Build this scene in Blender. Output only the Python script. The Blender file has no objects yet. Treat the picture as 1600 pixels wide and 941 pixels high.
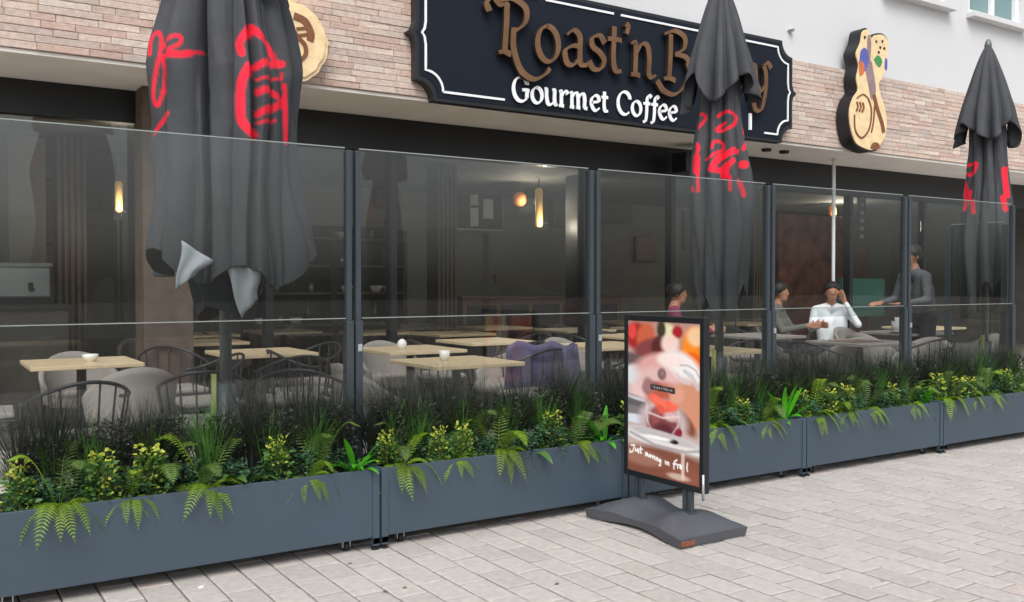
import bpy, bmesh, math, random
from mathutils import Vector, Matrix, noise
R = math.radians
random.seed(7)
sc = bpy.context.scene
col = sc.collection

# ---------------------------------------------------------------- camera, sky, sun, exposure
YAW, PITCH, CAMZ, FPX = 33.0, 1.13, 1.4, 1450.0
cam_d = bpy.data.cameras.new('camera'); cam = bpy.data.objects.new('camera', cam_d); col.objects.link(cam)
cam_d.sensor_width = 36; cam_d.lens = 36 * FPX / 1600; cam_d.clip_end = 500; cam_d.clip_start = 0.05
cam.location = (0, 0, CAMZ); cam.rotation_euler = (R(90 - PITCH), 0, R(-YAW))
sc.camera = cam
SUN_EL, SUN_AZ = 52.0, 215.0          # azimuth clockwise from +Y: behind the camera, a little to the left
w = bpy.data.worlds.new('World'); sc.world = w; w.use_nodes = True
nt = w.node_tree; nt.nodes.clear()
sky = nt.nodes.new('ShaderNodeTexSky'); sky.sky_type = 'NISHITA'; sky.sun_disc = False
sky.sun_elevation = R(SUN_EL); sky.sun_rotation = R(SUN_AZ); sky.dust_density = 4.0; sky.air_density = 1.0
hs = nt.nodes.new('ShaderNodeHueSaturation'); hs.inputs['Saturation'].default_value = 0.27
bg = nt.nodes.new('ShaderNodeBackground'); bg.inputs['Strength'].default_value = 0.15
ow = nt.nodes.new('ShaderNodeOutputWorld')
nt.links.new(sky.outputs[0], hs.inputs['Color']); nt.links.new(hs.outputs[0], bg.inputs['Color']); nt.links.new(bg.outputs[0], ow.inputs[0])
sd = bpy.data.lights.new('sun', 'SUN'); sd.energy = 1.1; sd.angle = R(40); sd.color = (1, 0.975, 0.945)
sun = bpy.data.objects.new('sun', sd); col.objects.link(sun)
az = R(SUN_AZ); el = R(SUN_EL)
sdir = Vector((math.sin(az) * math.cos(el), math.cos(az) * math.cos(el), math.sin(el)))
sun.rotation_euler = sdir.to_track_quat('Z', 'Y').to_euler()
sun.location = (0, -4, 12)
vs = sc.view_settings; vs.view_transform = 'Standard'; vs.look = 'None'; vs.gamma = 1; vs.use_curve_mapping = False
vs.exposure = 0.55

# ---------------------------------------------------------------- helpers
def lin(c):
    return tuple(((v / 255) / 12.92 if v / 255 <= .04045 else ((v / 255 + .055) / 1.055) ** 2.4) for v in c)
def material(name, rgb, rough=.6, metal=0, nscale=8, namt=.12, bump=0, bscale=60, attr=None, transl=0, emit=None, rnd=0, spec=.5, coat=0):
    m = bpy.data.materials.new(name); m.use_nodes = True; n = m.node_tree; L = n.links.new
    p = n.nodes['Principled BSDF']
    p.inputs['Roughness'].default_value = rough; p.inputs['Metallic'].default_value = metal
    p.inputs['Specular IOR Level'].default_value = spec
    if coat: p.inputs['Coat Weight'].default_value = coat
    c = rgb if max(rgb) <= 1 else lin(rgb)
    tc = n.nodes.new('ShaderNodeNewGeometry')
    no = n.nodes.new('ShaderNodeTexNoise'); no.inputs['Scale'].default_value = nscale; no.inputs['Detail'].default_value = 5
    L(tc.outputs['Position'], no.inputs['Vector'])
    mr = n.nodes.new('ShaderNodeMapRange'); mr.inputs['From Min'].default_value = .25; mr.inputs['From Max'].default_value = .75
    mr.inputs['To Min'].default_value = 1 - namt; mr.inputs['To Max'].default_value = 1 + namt
    L(no.outputs['Fac'], mr.inputs['Value'])
    mx = n.nodes.new('ShaderNodeMix'); mx.data_type = 'RGBA'; mx.blend_type = 'MULTIPLY'; mx.inputs['Factor'].default_value = 1
    if attr:
        at = n.nodes.new('ShaderNodeAttribute'); at.attribute_name = attr; L(at.outputs['Color'], mx.inputs[6])
    else:
        mx.inputs[6].default_value = (*c, 1)
    fac = mr.outputs[0]
    if rnd:
        oi = n.nodes.new('ShaderNodeObjectInfo'); m2 = n.nodes.new('ShaderNodeMapRange')
        m2.inputs['To Min'].default_value = 1 - rnd; m2.inputs['To Max'].default_value = 1 + rnd
        L(oi.outputs['Random'], m2.inputs['Value']); mu = n.nodes.new('ShaderNodeMath'); mu.operation = 'MULTIPLY'
        L(m2.outputs[0], mu.inputs[0]); L(fac, mu.inputs[1]); fac = mu.outputs[0]
    L(fac, mx.inputs[7]); L(mx.outputs[2], p.inputs['Base Color'])
    if bump:
        b = n.nodes.new('ShaderNodeTexNoise'); b.inputs['Scale'].default_value = bscale; b.inputs['Detail'].default_value = 6
        L(tc.outputs['Position'], b.inputs['Vector'])
        bp = n.nodes.new('ShaderNodeBump'); bp.inputs['Strength'].default_value = bump; bp.inputs['Distance'].default_value = .01
        L(b.outputs['Fac'], bp.inputs['Height']); L(bp.outputs[0], p.inputs['Normal'])
    if transl:
        t = n.nodes.new('ShaderNodeBsdfTranslucent'); L(mx.outputs[2], t.inputs['Color'])
        ms = n.nodes.new('ShaderNodeMixShader'); ms.inputs[0].default_value = transl
        L(p.outputs[0], ms.inputs[1]); L(t.outputs[0], ms.inputs[2]); L(ms.outputs[0], n.nodes['Material Output'].inputs[0])
    if emit:
        p.inputs['Emission Color'].default_value = (*c, 1); p.inputs['Emission Strength'].default_value = emit
    return m
def glass_material(name, tint, base=.045, rough=.0):
    m = bpy.data.materials.new(name); m.use_nodes = True; n = m.node_tree; L = n.links.new
    n.nodes.remove(n.nodes['Principled BSDF'])
    lw = n.nodes.new('ShaderNodeLayerWeight'); lw.inputs['Blend'].default_value = .5
    pw = n.nodes.new('ShaderNodeMath'); pw.operation = 'POWER'; pw.inputs[1].default_value = 5
    ma = n.nodes.new('ShaderNodeMath'); ma.operation = 'MULTIPLY_ADD'; ma.inputs[1].default_value = 1 - base; ma.inputs[2].default_value = base
    t = n.nodes.new('ShaderNodeBsdfTransparent'); t.inputs[0].default_value = (*tint, 1)
    g = n.nodes.new('ShaderNodeBsdfGlossy'); g.inputs['Roughness'].default_value = rough
    ms = n.nodes.new('ShaderNodeMixShader')
    L(lw.outputs['Facing'], pw.inputs[0]); L(pw.outputs[0], ma.inputs[0]); L(ma.outputs[0], ms.inputs[0])
    L(t.outputs[0], ms.inputs[1]); L(g.outputs[0], ms.inputs[2]); L(ms.outputs[0], n.nodes['Material Output'].inputs[0])
    return m

class MB:
    def __init__(s): s.v = []; s.f = []
    def add(s, vs_, fs):
        o = len(s.v); s.v += [tuple(p) for p in vs_]; s.f += [tuple(i + o for i in f) for f in fs]; return s
    def box(s, x0, x1, y0, y1, z0, z1):
        return s.add([(x0,y0,z0),(x1,y0,z0),(x1,y1,z0),(x0,y1,z0),(x0,y0,z1),(x1,y0,z1),(x1,y1,z1),(x0,y1,z1)],
                     [(0,3,2,1),(4,5,6,7),(0,1,5,4),(1,2,6,5),(2,3,7,6),(3,0,4,7)])
    def tube(s, pts, r, n=8, cap=True):
        pts = [Vector(p) for p in pts]; k = len(pts); rr = r if isinstance(r, (list, tuple)) else [r] * k
        vs_ = []; fs = []; up = None
        for i, p in enumerate(pts):
            t = (pts[min(i+1, k-1)] - pts[max(i-1, 0)]).normalized()
            if up is None: up = Vector((0,0,1)) if abs(t.z) < .9 else Vector((1,0,0))
            a = t.cross(up).normalized(); b = a.cross(t).normalized(); up = b
            for j in range(n):
                th = 2*math.pi*j/n; vs_.append(p + (a*math.cos(th) + b*math.sin(th)) * rr[i])
        for i in range(k-1):
            for j in range(n): fs.append((i*n+j, i*n+(j+1)%n, (i+1)*n+(j+1)%n, (i+1)*n+j))
        if cap: fs.append(tuple(range(n-1,-1,-1))); fs.append(tuple((k-1)*n+j for j in range(n)))
        return s.add(vs_, fs)
    def lathe(s, prof, n=24, c=(0,0,0)):
        vs_ = []; fs = []; k = len(prof)
        for r, z in prof:
            for j in range(n):
                th = 2*math.pi*j/n; vs_.append((c[0]+r*math.cos(th), c[1]+r*math.sin(th), c[2]+z))
        for i in range(k-1):
            for j in range(n): fs.append((i*n+j, i*n+(j+1)%n, (i+1)*n+(j+1)%n, (i+1)*n+j))
        fs.append(tuple(range(n-1,-1,-1))); fs.append(tuple((k-1)*n+j for j in range(n)))
        return s.add(vs_, fs)
    def prism_xz(s, poly, y0, y1):      # outline in x,z; y0 = front
        k = len(poly)
        vs_ = [(x,y0,z) for x,z in poly] + [(x,y1,z) for x,z in poly]
        fs = [tuple(range(k)), tuple(range(2*k-1,k-1,-1))] + [(i,k+i,k+(i+1)%k,(i+1)%k) for i in range(k)]
        return s.add(vs_, fs)
    def mesh(s, name, mat, smooth=False):
        me = bpy.data.meshes.new(name); me.from_pydata(s.v, [], s.f); me.update()
        bm = bmesh.new(); bm.from_mesh(me); bmesh.ops.recalc_face_normals(bm, faces=bm.faces); bm.to_mesh(me); bm.free()
        if mat: me.materials.append(mat)
        if smooth:
            for p in me.polygons: p.use_smooth = True
        return me
    def build(s, name, mat, parent=None, smooth=False, bevel=0, loc=None):
        return link(name, s.mesh(name, mat, smooth), parent, bevel, loc)
def link(name, me, parent=None, bevel=0, loc=None, rot=None, scale=None):
    o = bpy.data.objects.new(name, me); col.objects.link(o)
    if parent: o.parent = parent
    if bevel:
        b = o.modifiers.new('bevel', 'BEVEL'); b.width = bevel; b.segments = 2; b.limit_method = 'ANGLE'
    if loc is not None: o.location = loc
    if rot is not None: o.rotation_euler = rot
    if scale is not None: o.scale = scale
    return o
def thing(name, label, cat, loc=(0,0,0), rz=0, group=None):
    o = bpy.data.objects.new(name, None); col.objects.link(o); o.empty_display_size = .1
    o.location = loc; o.rotation_euler = (0,0,rz); tag(o, label, cat, group); return o
def tag(o, label, cat, group=None):
    o['label'] = label; o['category'] = cat
    if group: o['group'] = group
    return o
def struct(o): o['kind'] = 'structure'; return o
def stuff(o): o['kind'] = 'stuff'; return o
def copy_tree(o, parent=None):
    c = o.copy(); col.objects.link(c); c.parent = parent
    for ch in list(o.children): copy_tree(ch, c)
    return c
def px(u, y, Y):            # photo pixel -> point on the vertical plane at depth Y
    t = (u - 800) / FPX; cy, sy = math.cos(R(YAW)), math.sin(R(YAW))
    X = Y * (sy + cy * t) / (cy - sy * t); d = X * sy + Y * cy
    return Vector((X, Y, CAMZ + (442 - y) / FPX * d))
def across(p):              # how far right a ground point stands in the picture
    return (p[0]*math.cos(R(YAW)) - p[1]*math.sin(R(YAW))) / (p[0]*math.sin(R(YAW)) + p[1]*math.cos(R(YAW)))
def catmull(p, n=8):
    p = [tuple(q) for q in p]
    if len(p) < 3: return p
    q = [p[0]] + p + [p[-1]]; out = []
    for i in range(1, len(q)-2):
        for k in range(n):
            t = k/n
            out.append(tuple(.5*((2*b)+(c-a)*t+(2*a-5*b+4*c-d)*t*t+(-a+3*b-3*c+d)*t**3) for a,b,c,d in zip(q[i-1],q[i],q[i+1],q[i+2])))
    out.append(p[-1]); return out
def set_colors(me, cols):
    a = me.color_attributes.new('Col', 'FLOAT_COLOR', 'POINT')
    flat = []
    for c in cols: flat += [c[0], c[1], c[2], 1.0]
    a.data.foreach_set('color', flat)

# ---------------------------------------------------------------- materials
M = dict(
    joint = material('joint_sand', (92,86,80), .95, nscale=30, namt=.2),
    paver = material('paver_concrete', (1,1,1), .85, nscale=26, namt=.13, bump=.35, bscale=140, attr='Col'),
    planter = material('planter_powder_coat', (57,71,83), .46, nscale=2.2, namt=.05, bump=.03, bscale=300),
    post = material('dark_post_metal', (52,60,66), .35, nscale=5, namt=.08),
    edge = material('polished_glass_edge', (132,140,137), .25, nscale=10, namt=.05),
    alu = material('brushed_aluminium', (190,194,196), .35, metal=.7, nscale=20, namt=.05),
    rubber = material('black_rubber', (28,28,30), .7),
    soil = material('dark_soil', (34,28,23), .95, nscale=50, namt=.4, bump=.6, bscale=90),
    brick = material('split_stone', (1,1,1), .85, nscale=24, namt=.16, bump=.6, bscale=70, attr='Col'),
    render_w = material('white_render', (203,204,206), .85, nscale=.8, namt=.035, bump=.1, bscale=120),
    soffit = material('grey_soffit', (226,222,216), .8, nscale=3, namt=.07),
    mortar = material('mortar', (168,150,138), .95, nscale=30),
    black = material('black_frame', (22,25,29), .4, nscale=6, namt=.1),
    navy = material('sign_navy_panel', (22,28,39), .75, nscale=2, namt=.05, spec=.2),
    white = material('white_paint', (232,234,236), .45, nscale=10, namt=.03),
    bronze = material('bronze_letter_face', (128,96,70), .3, metal=.75, nscale=7, namt=.28),
    dark_side = material('letter_return_dark', (42,36,33), .5),
    cream = material('carved_cream_board', (226,200,156), .6, nscale=14, namt=.14),
    brown = material('brown_paint', (120,74,44), .6, nscale=20, namt=.2),
    blue = material('blue_paint', (84,92,168), .6), green = material('green_paint', (58,134,74), .6),
    orange = material('orange_paint', (196,110,58), .6), mauve = material('mauve_paint', (140,118,124), .6),
    canopy = material('umbrella_fabric', (1,1,1), .75, nscale=9, namt=.10, attr='Col', bump=.08, bscale=400, spec=.3),
    lining = material('umbrella_lining', (168,172,178), .8),
    mast = material('mast_grey', (96,102,104), .4, metal=.3),
    yellow = material('yellow_reflector', (168,174,104), .5),
    base_pl = material('grey_moulded_plastic', (74,76,82), .5, nscale=40, namt=.08, bump=.15, bscale=260),
    redwear = material('orange_reflector_worn', (118,66,46), .5, nscale=60, namt=.35),
    poster = material('poster_print', (1,1,1), .28, nscale=40, namt=.02, attr='Col', coat=.3),
    deck = material('deck_boards', (200,195,188), .8, nscale=6, namt=.2),
    floor_in = material('interior_floor', (150,146,138), .5, nscale=4, namt=.15),
    wall_in = material('interior_wall', (120,119,114), .8, nscale=2, namt=.15),
    wall_red = material('interior_red_mural', (112,74,64), .8, nscale=3, namt=.7),
    wood = material('pale_wood_top', (206,184,150), .45, nscale=14, namt=.12),
    wood_dk = material('brown_wood', (112,92,76), .55, nscale=18, namt=.2),
    rod = material('dark_rod_metal', (48,49,51), .45),
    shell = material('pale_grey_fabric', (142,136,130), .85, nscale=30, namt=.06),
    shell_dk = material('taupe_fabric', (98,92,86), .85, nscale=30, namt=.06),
    lilac = material('lilac_cloth', (92,86,116), .9, nscale=20, namt=.15),
    teal = material('teal_panel', (70,134,122), .6),
    pink = material('pink_card', (196,120,124), .7),
    ceramic = material('white_ceramic', (232,230,226), .25),
    bottle = material('bottle_glass_green', (70,88,70), .15, nscale=9, namt=.3),
    lamp = material('lamp_glow', (206,160,92), .5, emit=.28),
    amber = material('amber_glow', (190,116,58), .5, emit=.22),
    winblue = material('window_reflect', (112,140,142), .08, nscale=1.5, namt=.2),
    glass = glass_material('screen_glass', (.87,.89,.885), .046),
    shopglass = glass_material('shop_glass', (.90,.91,.90), .045),
    skin = material('skin', (176,124,98), .6), hair = material('dark_hair', (26,21,19), .6),
    shirt_w = material('white_shirt', (236,238,244), .8), jacket = material('grey_jacket', (92,94,98), .85),
    pinktop = material('magenta_top', (130,48,82), .8), greytop = material('olive_grey_top', (100,99,92), .85),
    paletop = material('pale_top', (190,188,186), .85), trousers = material('dark_trousers', (38,40,48), .85),
    fern = material('fern_leaf', (108,138,32), .5, nscale=16, namt=.3, transl=.3, rnd=.25),
    fern_dk = material('fern_leaf_dark', (78,104,42), .5, nscale=16, namt=.3, transl=.25, rnd=.3),
    grass = material('grass_blade', (76,120,54), .5, nscale=20, namt=.3, transl=.2, rnd=.3),
    grass_dk = material('dark_grass_blade', (46,50,44), .6, nscale=20, namt=.3, transl=.1, rnd=.3),
    yellowleaf = material('variegated_leaf', (176,186,70), .5, nscale=60, namt=.35, transl=.3, rnd=.1),
    bush = material('bush_leaf', (52,88,58), .5, nscale=25, namt=.35, transl=.2, rnd=.25),
    bright = material('bright_leaf', (78,168,34), .4, nscale=18, namt=.25, transl=.35, rnd=.1),
    broad = material('broad_leaf', (74,112,52), .4, nscale=12, namt=.25, transl=.25, rnd=.2),
    stem = material('plant_stem', (74,84,40), .6),
)

# ---------------------------------------------------------------- ground and paving
PLY, GLY = 4.45, 4.80            # front of the planters, glass plane
ground = struct(MB().add([(-60,-60,-.03),(90,-60,-.03),(90,60,-.03),(-60,60,-.03)], [(0,1,2,3)]).build('ground', M['joint']))
pave = struct(MB().add([(-6,-5,-.012),(24,-5,-.012),(24,5.2,-.012),(-6,5.2,-.012)], [(0,1,2,3)]).build('pavement', M['joint']))
CW, CL = .157, .255
def paver_geo(cx, cy, wx, wy, z, out):
    g, h = .0042, .008
    x0, x1, y0, y1 = cx-wx/2+g, cx+wx/2-g, cy-wy/2+g, cy+wy/2-g
    return out.add([(x0,y0,-.02),(x1,y0,-.02),(x1,y1,-.02),(x0,y1,-.02),(x0,y0,z-.003),(x1,y0,z-.003),(x1,y1,z-.003),(x0,y1,z-.003),
                    (x0+h,y0+h,z),(x1-h,y0+h,z),(x1-h,y1-h,z),(x0+h,y1-h,z)],
                   [(0,1,5,4),(1,2,6,5),(2,3,7,6),(3,0,4,7),(4,5,9,8),(5,6,10,9),(6,7,11,10),(7,4,8,11),(8,9,10,11)])
def paver_color():
    b = random.gauss(1, .045); t = random.random()
    c = lin((170,165,160)) if t < .6 else (lin((166,162,156)) if t < .85 else lin((172,162,157)))
    return tuple(v * b for v in c)
variants = []
for k in range(8):
    me = paver_geo(0, 0, CW, CL, 0, MB()).mesh('paver', M['paver']); c = paver_color(); set_colors(me, [c]*len(me.vertices)); variants.append(me)
cells = []
for i in range(-30, 130):
    off = (CL/2 if i % 2 else 0) + random.uniform(-.03, .03)
    for j in range(-16, 20):
        cx, cy = i*CW, j*CL + off
        if cy > 4.93 or cy < -3.8: continue
        d = cx*math.sin(R(YAW)) + cy*math.cos(R(YAW)); lat = cx*math.cos(R(YAW)) - cy*math.sin(R(YAW))
        vis = 0
        if d > .5:
            u = 800 + lat/d*FPX; y = 442 + CAMZ/d*FPX
            if -20 < u < 1620 and y < 955 and cy < PLY+.05: vis = 1/d
        cells.append((vis, cx, cy))
cells.sort(key=lambda c: -c[0])
rest = MB(); rc = []
for n, (v, cx, cy) in enumerate(cells):
    dz = random.uniform(-.0015, .0015)
    if n < 300 and v > 0:
        link('paver', random.choice(variants), pave, loc=(cx, cy, dz), rot=(random.gauss(0,.004), random.gauss(0,.006), random.gauss(0,.004)))
    else:
        a = len(rest.v); paver_geo(cx, cy, CW, CL, dz, rest); rc += [paver_color()] * (len(rest.v)-a)
o = rest.build('far_pavers', M['paver'], pave); set_colors(o.data, rc); stuff(o)
struct(MB().box(-4, 20, 4.90, 8.12, .0, .10).build('terrace_deck', M['deck']))

# ---------------------------------------------------------------- cafe building
FY, SY = 7.27, 8.20              # upper wall plane, shopfront plane
bld = thing('cafe_building', 'cafe building with white rendered upper wall above a pale stone clad band', 'building', (6, FY, 0))
def bpart(mb, name, mat, parent=None, **k):
    o = mb.build(name, mat, parent or bld, **k)
    o.matrix_parent_inverse = Matrix.Translation(-Vector((6, FY, 0))) if not parent else Matrix.Identity(4); return o
ZB, ZT = 3.0, 3.95
W = [(10.32, 11.66), (12.2, 13.5)]; WZ = (5.09, 6.6)
up = MB().box(-4, 20, FY+.04, 14, ZB+.02, WZ[0]).box(-4, 20, FY+.04, 14, WZ[1], 9)
xs = [-4] + [x for w_ in W for x in w_] + [20]
for a, b in zip(xs[::2], xs[1::2]): up.box(a, b, FY+.04, 14, WZ[0], WZ[1])
bpart(up, 'upper_wall', M['render_w'])
bpart(MB().box(-4, 20, FY-.0, SY+.1, ZB-.01, ZB+.017), 'soffit', M['soffit'])
clad = bpart(MB().box(-4, 20, FY, FY+.038, ZB+.019, ZT), 'stone_cladding', M['mortar'])
CH = .0528
def brick_geo(L, out, x=0, z=0, dy=0):
    g = .0012; e = .0035; h = CH
    x0, x1, z0, z1 = x+g, x+L-g, z+g, z+h-g; y0, y1 = FY-.022-dy, FY+.004
    j = [random.uniform(-.002,.002) for _ in range(4)]
    return out.add([(x0,y1,z0),(x1,y1,z0),(x1,y1,z1),(x0,y1,z1),(x0,y0+e,z0),(x1,y0+e,z0),(x1,y0+e,z1),(x0,y0+e,z1),
                    (x0+e,y0+j[0],z0+e),(x1-e,y0+j[1],z0+e),(x1-e,y0+j[2],z1-e),(x0+e,y0+j[3],z1-e)],
                   [(0,1,5,4),(1,2,6,5),(2,3,7,6),(3,0,4,7),(4,5,9,8),(5,6,10,9),(6,7,11,10),(7,4,8,11),(8,9,10,11)])
def stone_color():
    c = random.choice([(206,186,174),(200,180,168),(208,190,178),(192,174,164),(204,180,166),(188,174,166),(212,198,186),(196,170,157)])
    b = random.gauss(.87,.045); return tuple(v*b for v in lin(c))
LENS = [.16,.22,.28,.34,.42]
bvars = {}
for L_ in LENS:
    bvars[L_] = []
    for k in range(5):
        me = brick_geo(L_, MB()).mesh('stone_strip', M['brick']); set_colors(me, [stone_color()]*len(me.vertices)); bvars[L_].append(me)
bricks = []
for r in range(18):
    x = -1.6 - random.random()*.4
    while x < 19:
        L_ = random.choice(LENS); bricks.append((x, ZB + .02 + r*CH, L_)); x += L_
def bvis(b):
    x, z, L_ = b; xc = x+L_/2
    d = xc*math.sin(R(YAW)) + FY*math.cos(R(YAW)); lat = xc*math.cos(R(YAW)) - FY*math.sin(R(YAW))
    u = 800 + lat/d*FPX; y = 442 - (z-CAMZ)/d*FPX
    if u < -15 or u > 1610 or y < -8: return 0
    if 3.75 < xc < 8.4 or 250 < u < 440: return 0
    return L_/d
bricks.sort(key=lambda b: -bvis(b))
nb = 0; rest = MB(); rc = []
for b in bricks:
    x, z, L_ = b
    if nb < 300 and bvis(b) > 0:
        o = link('stone_strip', random.choice(bvars[L_]), clad, loc=(x, random.choice([0,0,-.002,-.004,.002]), z)); nb += 1
    else:
        a = len(rest.v); brick_geo(L_, rest, x, z, random.choice([0,0,.002,.004])); c = stone_color(); rc += [c]*(len(rest.v)-a)
o = rest.build('far_stone_strips', M['brick'], clad); set_colors(o.data, rc); stuff(o)
for (a, b) in W:
    wn = bpart(MB().box(a, b, FY+.13, FY+.16, WZ[0], WZ[1]), 'window', M['winblue'])
    f = MB().box(a, a+.07, FY+.07, FY+.128, WZ[0], WZ[1]).box(b-.07, b, FY+.07, FY+.128, WZ[0], WZ[1]).box(a+.07, b-.07, FY+.07, FY+.128, WZ[0], WZ[0]+.07).box(a+.07, b-.07, FY+.07, FY+.128, WZ[1]-.07, WZ[1])
    f.box((a+b)/2-.035, (a+b)/2+.035, FY+.072, FY+.126, WZ[0]+.07, WZ[1]-.07)
    bpart(f, 'frame', M['white'], wn); bpart(MB().box(a-.06, b+.06, FY-.09, FY+.069, WZ[0]-.075, WZ[0]-.002), 'sill', M['render_w'], wn, bevel=.006)
# shop interior shell
bpart(MB().box(-4, 20, SY-.05, 14.2, .0, .098), 'shop_floor', M['floor_in'])
bpart(MB().box(-4, 20, 13.9, 14.1, .1, 3.0), 'back_wall', M['wall_in'])
bpart(MB().box(-4.2, -4, FY+.04, 14.1, .0, 9), 'side_wall', M['wall_in']); bpart(MB().box(20, 20.2, FY+.04, 14.1, .0, 9), 'side_wall', M['wall_in'])
bpart(MB().box(-4, 20, SY+.102, 13.9, 2.92, 2.99), 'shop_ceiling', M['wall_in'])
# piers, header, mullions of the shopfront
bpart(MB().box(1.59, 1.98, 7.92, SY+.06, .1, ZB-.012), 'pier', material('pier_wood_cladding', (96,82,72), .7, nscale=9, namt=.25))
bpart(MB().box(1.98, 9.3, SY-.02, SY+.12, 2.66, ZB-.012), 'header', M['black'])
bpart(MB().box(-4, 1.59, SY-.02, SY+.12, 2.72, ZB-.012), 'header', M['black'])
bpart(MB().box(9.3, 20, SY-.02, SY+.12, 2.6, ZB-.012), 'header', M['black'])
for x in (-.6, 2.72, 3.95, 6.3, 7.6, 9.3, 10.9, 12.6, 14.4):
    bpart(MB().box(x-.035, x+.035, SY-.01, SY+.10, .1, 2.7), 'mullion', M['black'])
for a, b in ((-.56,1.58), (2.76,3.91), (3.99,6.26), (7.64,9.26), (10.94,12.56), (12.64,14.36)):
    bpart(MB().box(a, b, SY+.03, SY+.042, .12, 2.658 if a > 1.9 else 2.715), 'shop_pane', M['shopglass'])
bpart(MB().tube([(9.95, 7.75, .1), (9.95, 7.75, ZB-.012)], .022, 10), 'slim_white_column', M['white'], smooth=True)
for x in (8.55, 8.86):
    bpart(MB().lathe([(.055, -.03), (.06, 0), (.05, 0)], 16, (x, 7.62, ZB-.012)), 'downlight', M['black'])
bpart(MB().box(7.38, 7.72, 7.74, 8.0, 2.66, 2.9), 'speaker_box', M['black'], bevel=.02)
o = bpart(MB().lathe([(.03,0),(.045,.02),(.03,.04)], 6, (0,0,0)), 'wall_fixing', M['alu'])
p = px(1234, 52, FY+.01); o.matrix_parent_inverse = Matrix.Identity(4); o.location = (p.x-6, p.y-FY, p.z)

# ---------------------------------------------------------------- stroke lettering
def ribbon(mb, pts, y0, y1, tmin, tmax, nib=R(35), taper=False):
    pts = [Vector((a, b)) for a, b in pts]; k = len(pts); L_, R_ = [], []
    for i, p in enumerate(pts):
        t = (pts[min(i+1,k-1)] - pts[max(i-1,0)])
        if t.length < 1e-6: t = Vector((1,0))
        t.normalize(); nrm = Vector((-t.y, t.x)); ang = math.atan2(t.y, t.x)
        wd = .5*(tmin + (tmax-tmin)*abs(math.sin(ang-nib)))
        if taper: wd *= .35 + .65*math.sin(math.pi*(i+.5)/k)
        L_.append(p + nrm*wd); R_.append(p - nrm*wd)
    vs_ = [(p.x,y0,p.y) for p in L_] + [(p.x,y0,p.y) for p in R_] + [(p.x,y1,p.y) for p in L_] + [(p.x,y1,p.y) for p in R_]
    fs = []
    for i in range(k-1):
        fs += [(i,i+1,k+i+1,k+i), (2*k+i,3*k+i,3*k+i+1,2*k+i+1), (i,2*k+i,2*k+i+1,i+1), (k+i,k+i+1,3*k+i+1,3*k+i)]
    fs += [(0,k,3*k,2*k), (k-1,3*k-1,4*k-1,2*k-1)]
    mb.add(vs_, fs)
def arc(cx, cy, rx, ry, a0, a1, n=14):
    return [(cx+rx*math.cos(R(a0+(a1-a0)*i/n)), cy+ry*math.sin(R(a0+(a1-a0)*i/n))) for i in range(n+1)]
def S(*p): return catmull(p, 7)
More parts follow.
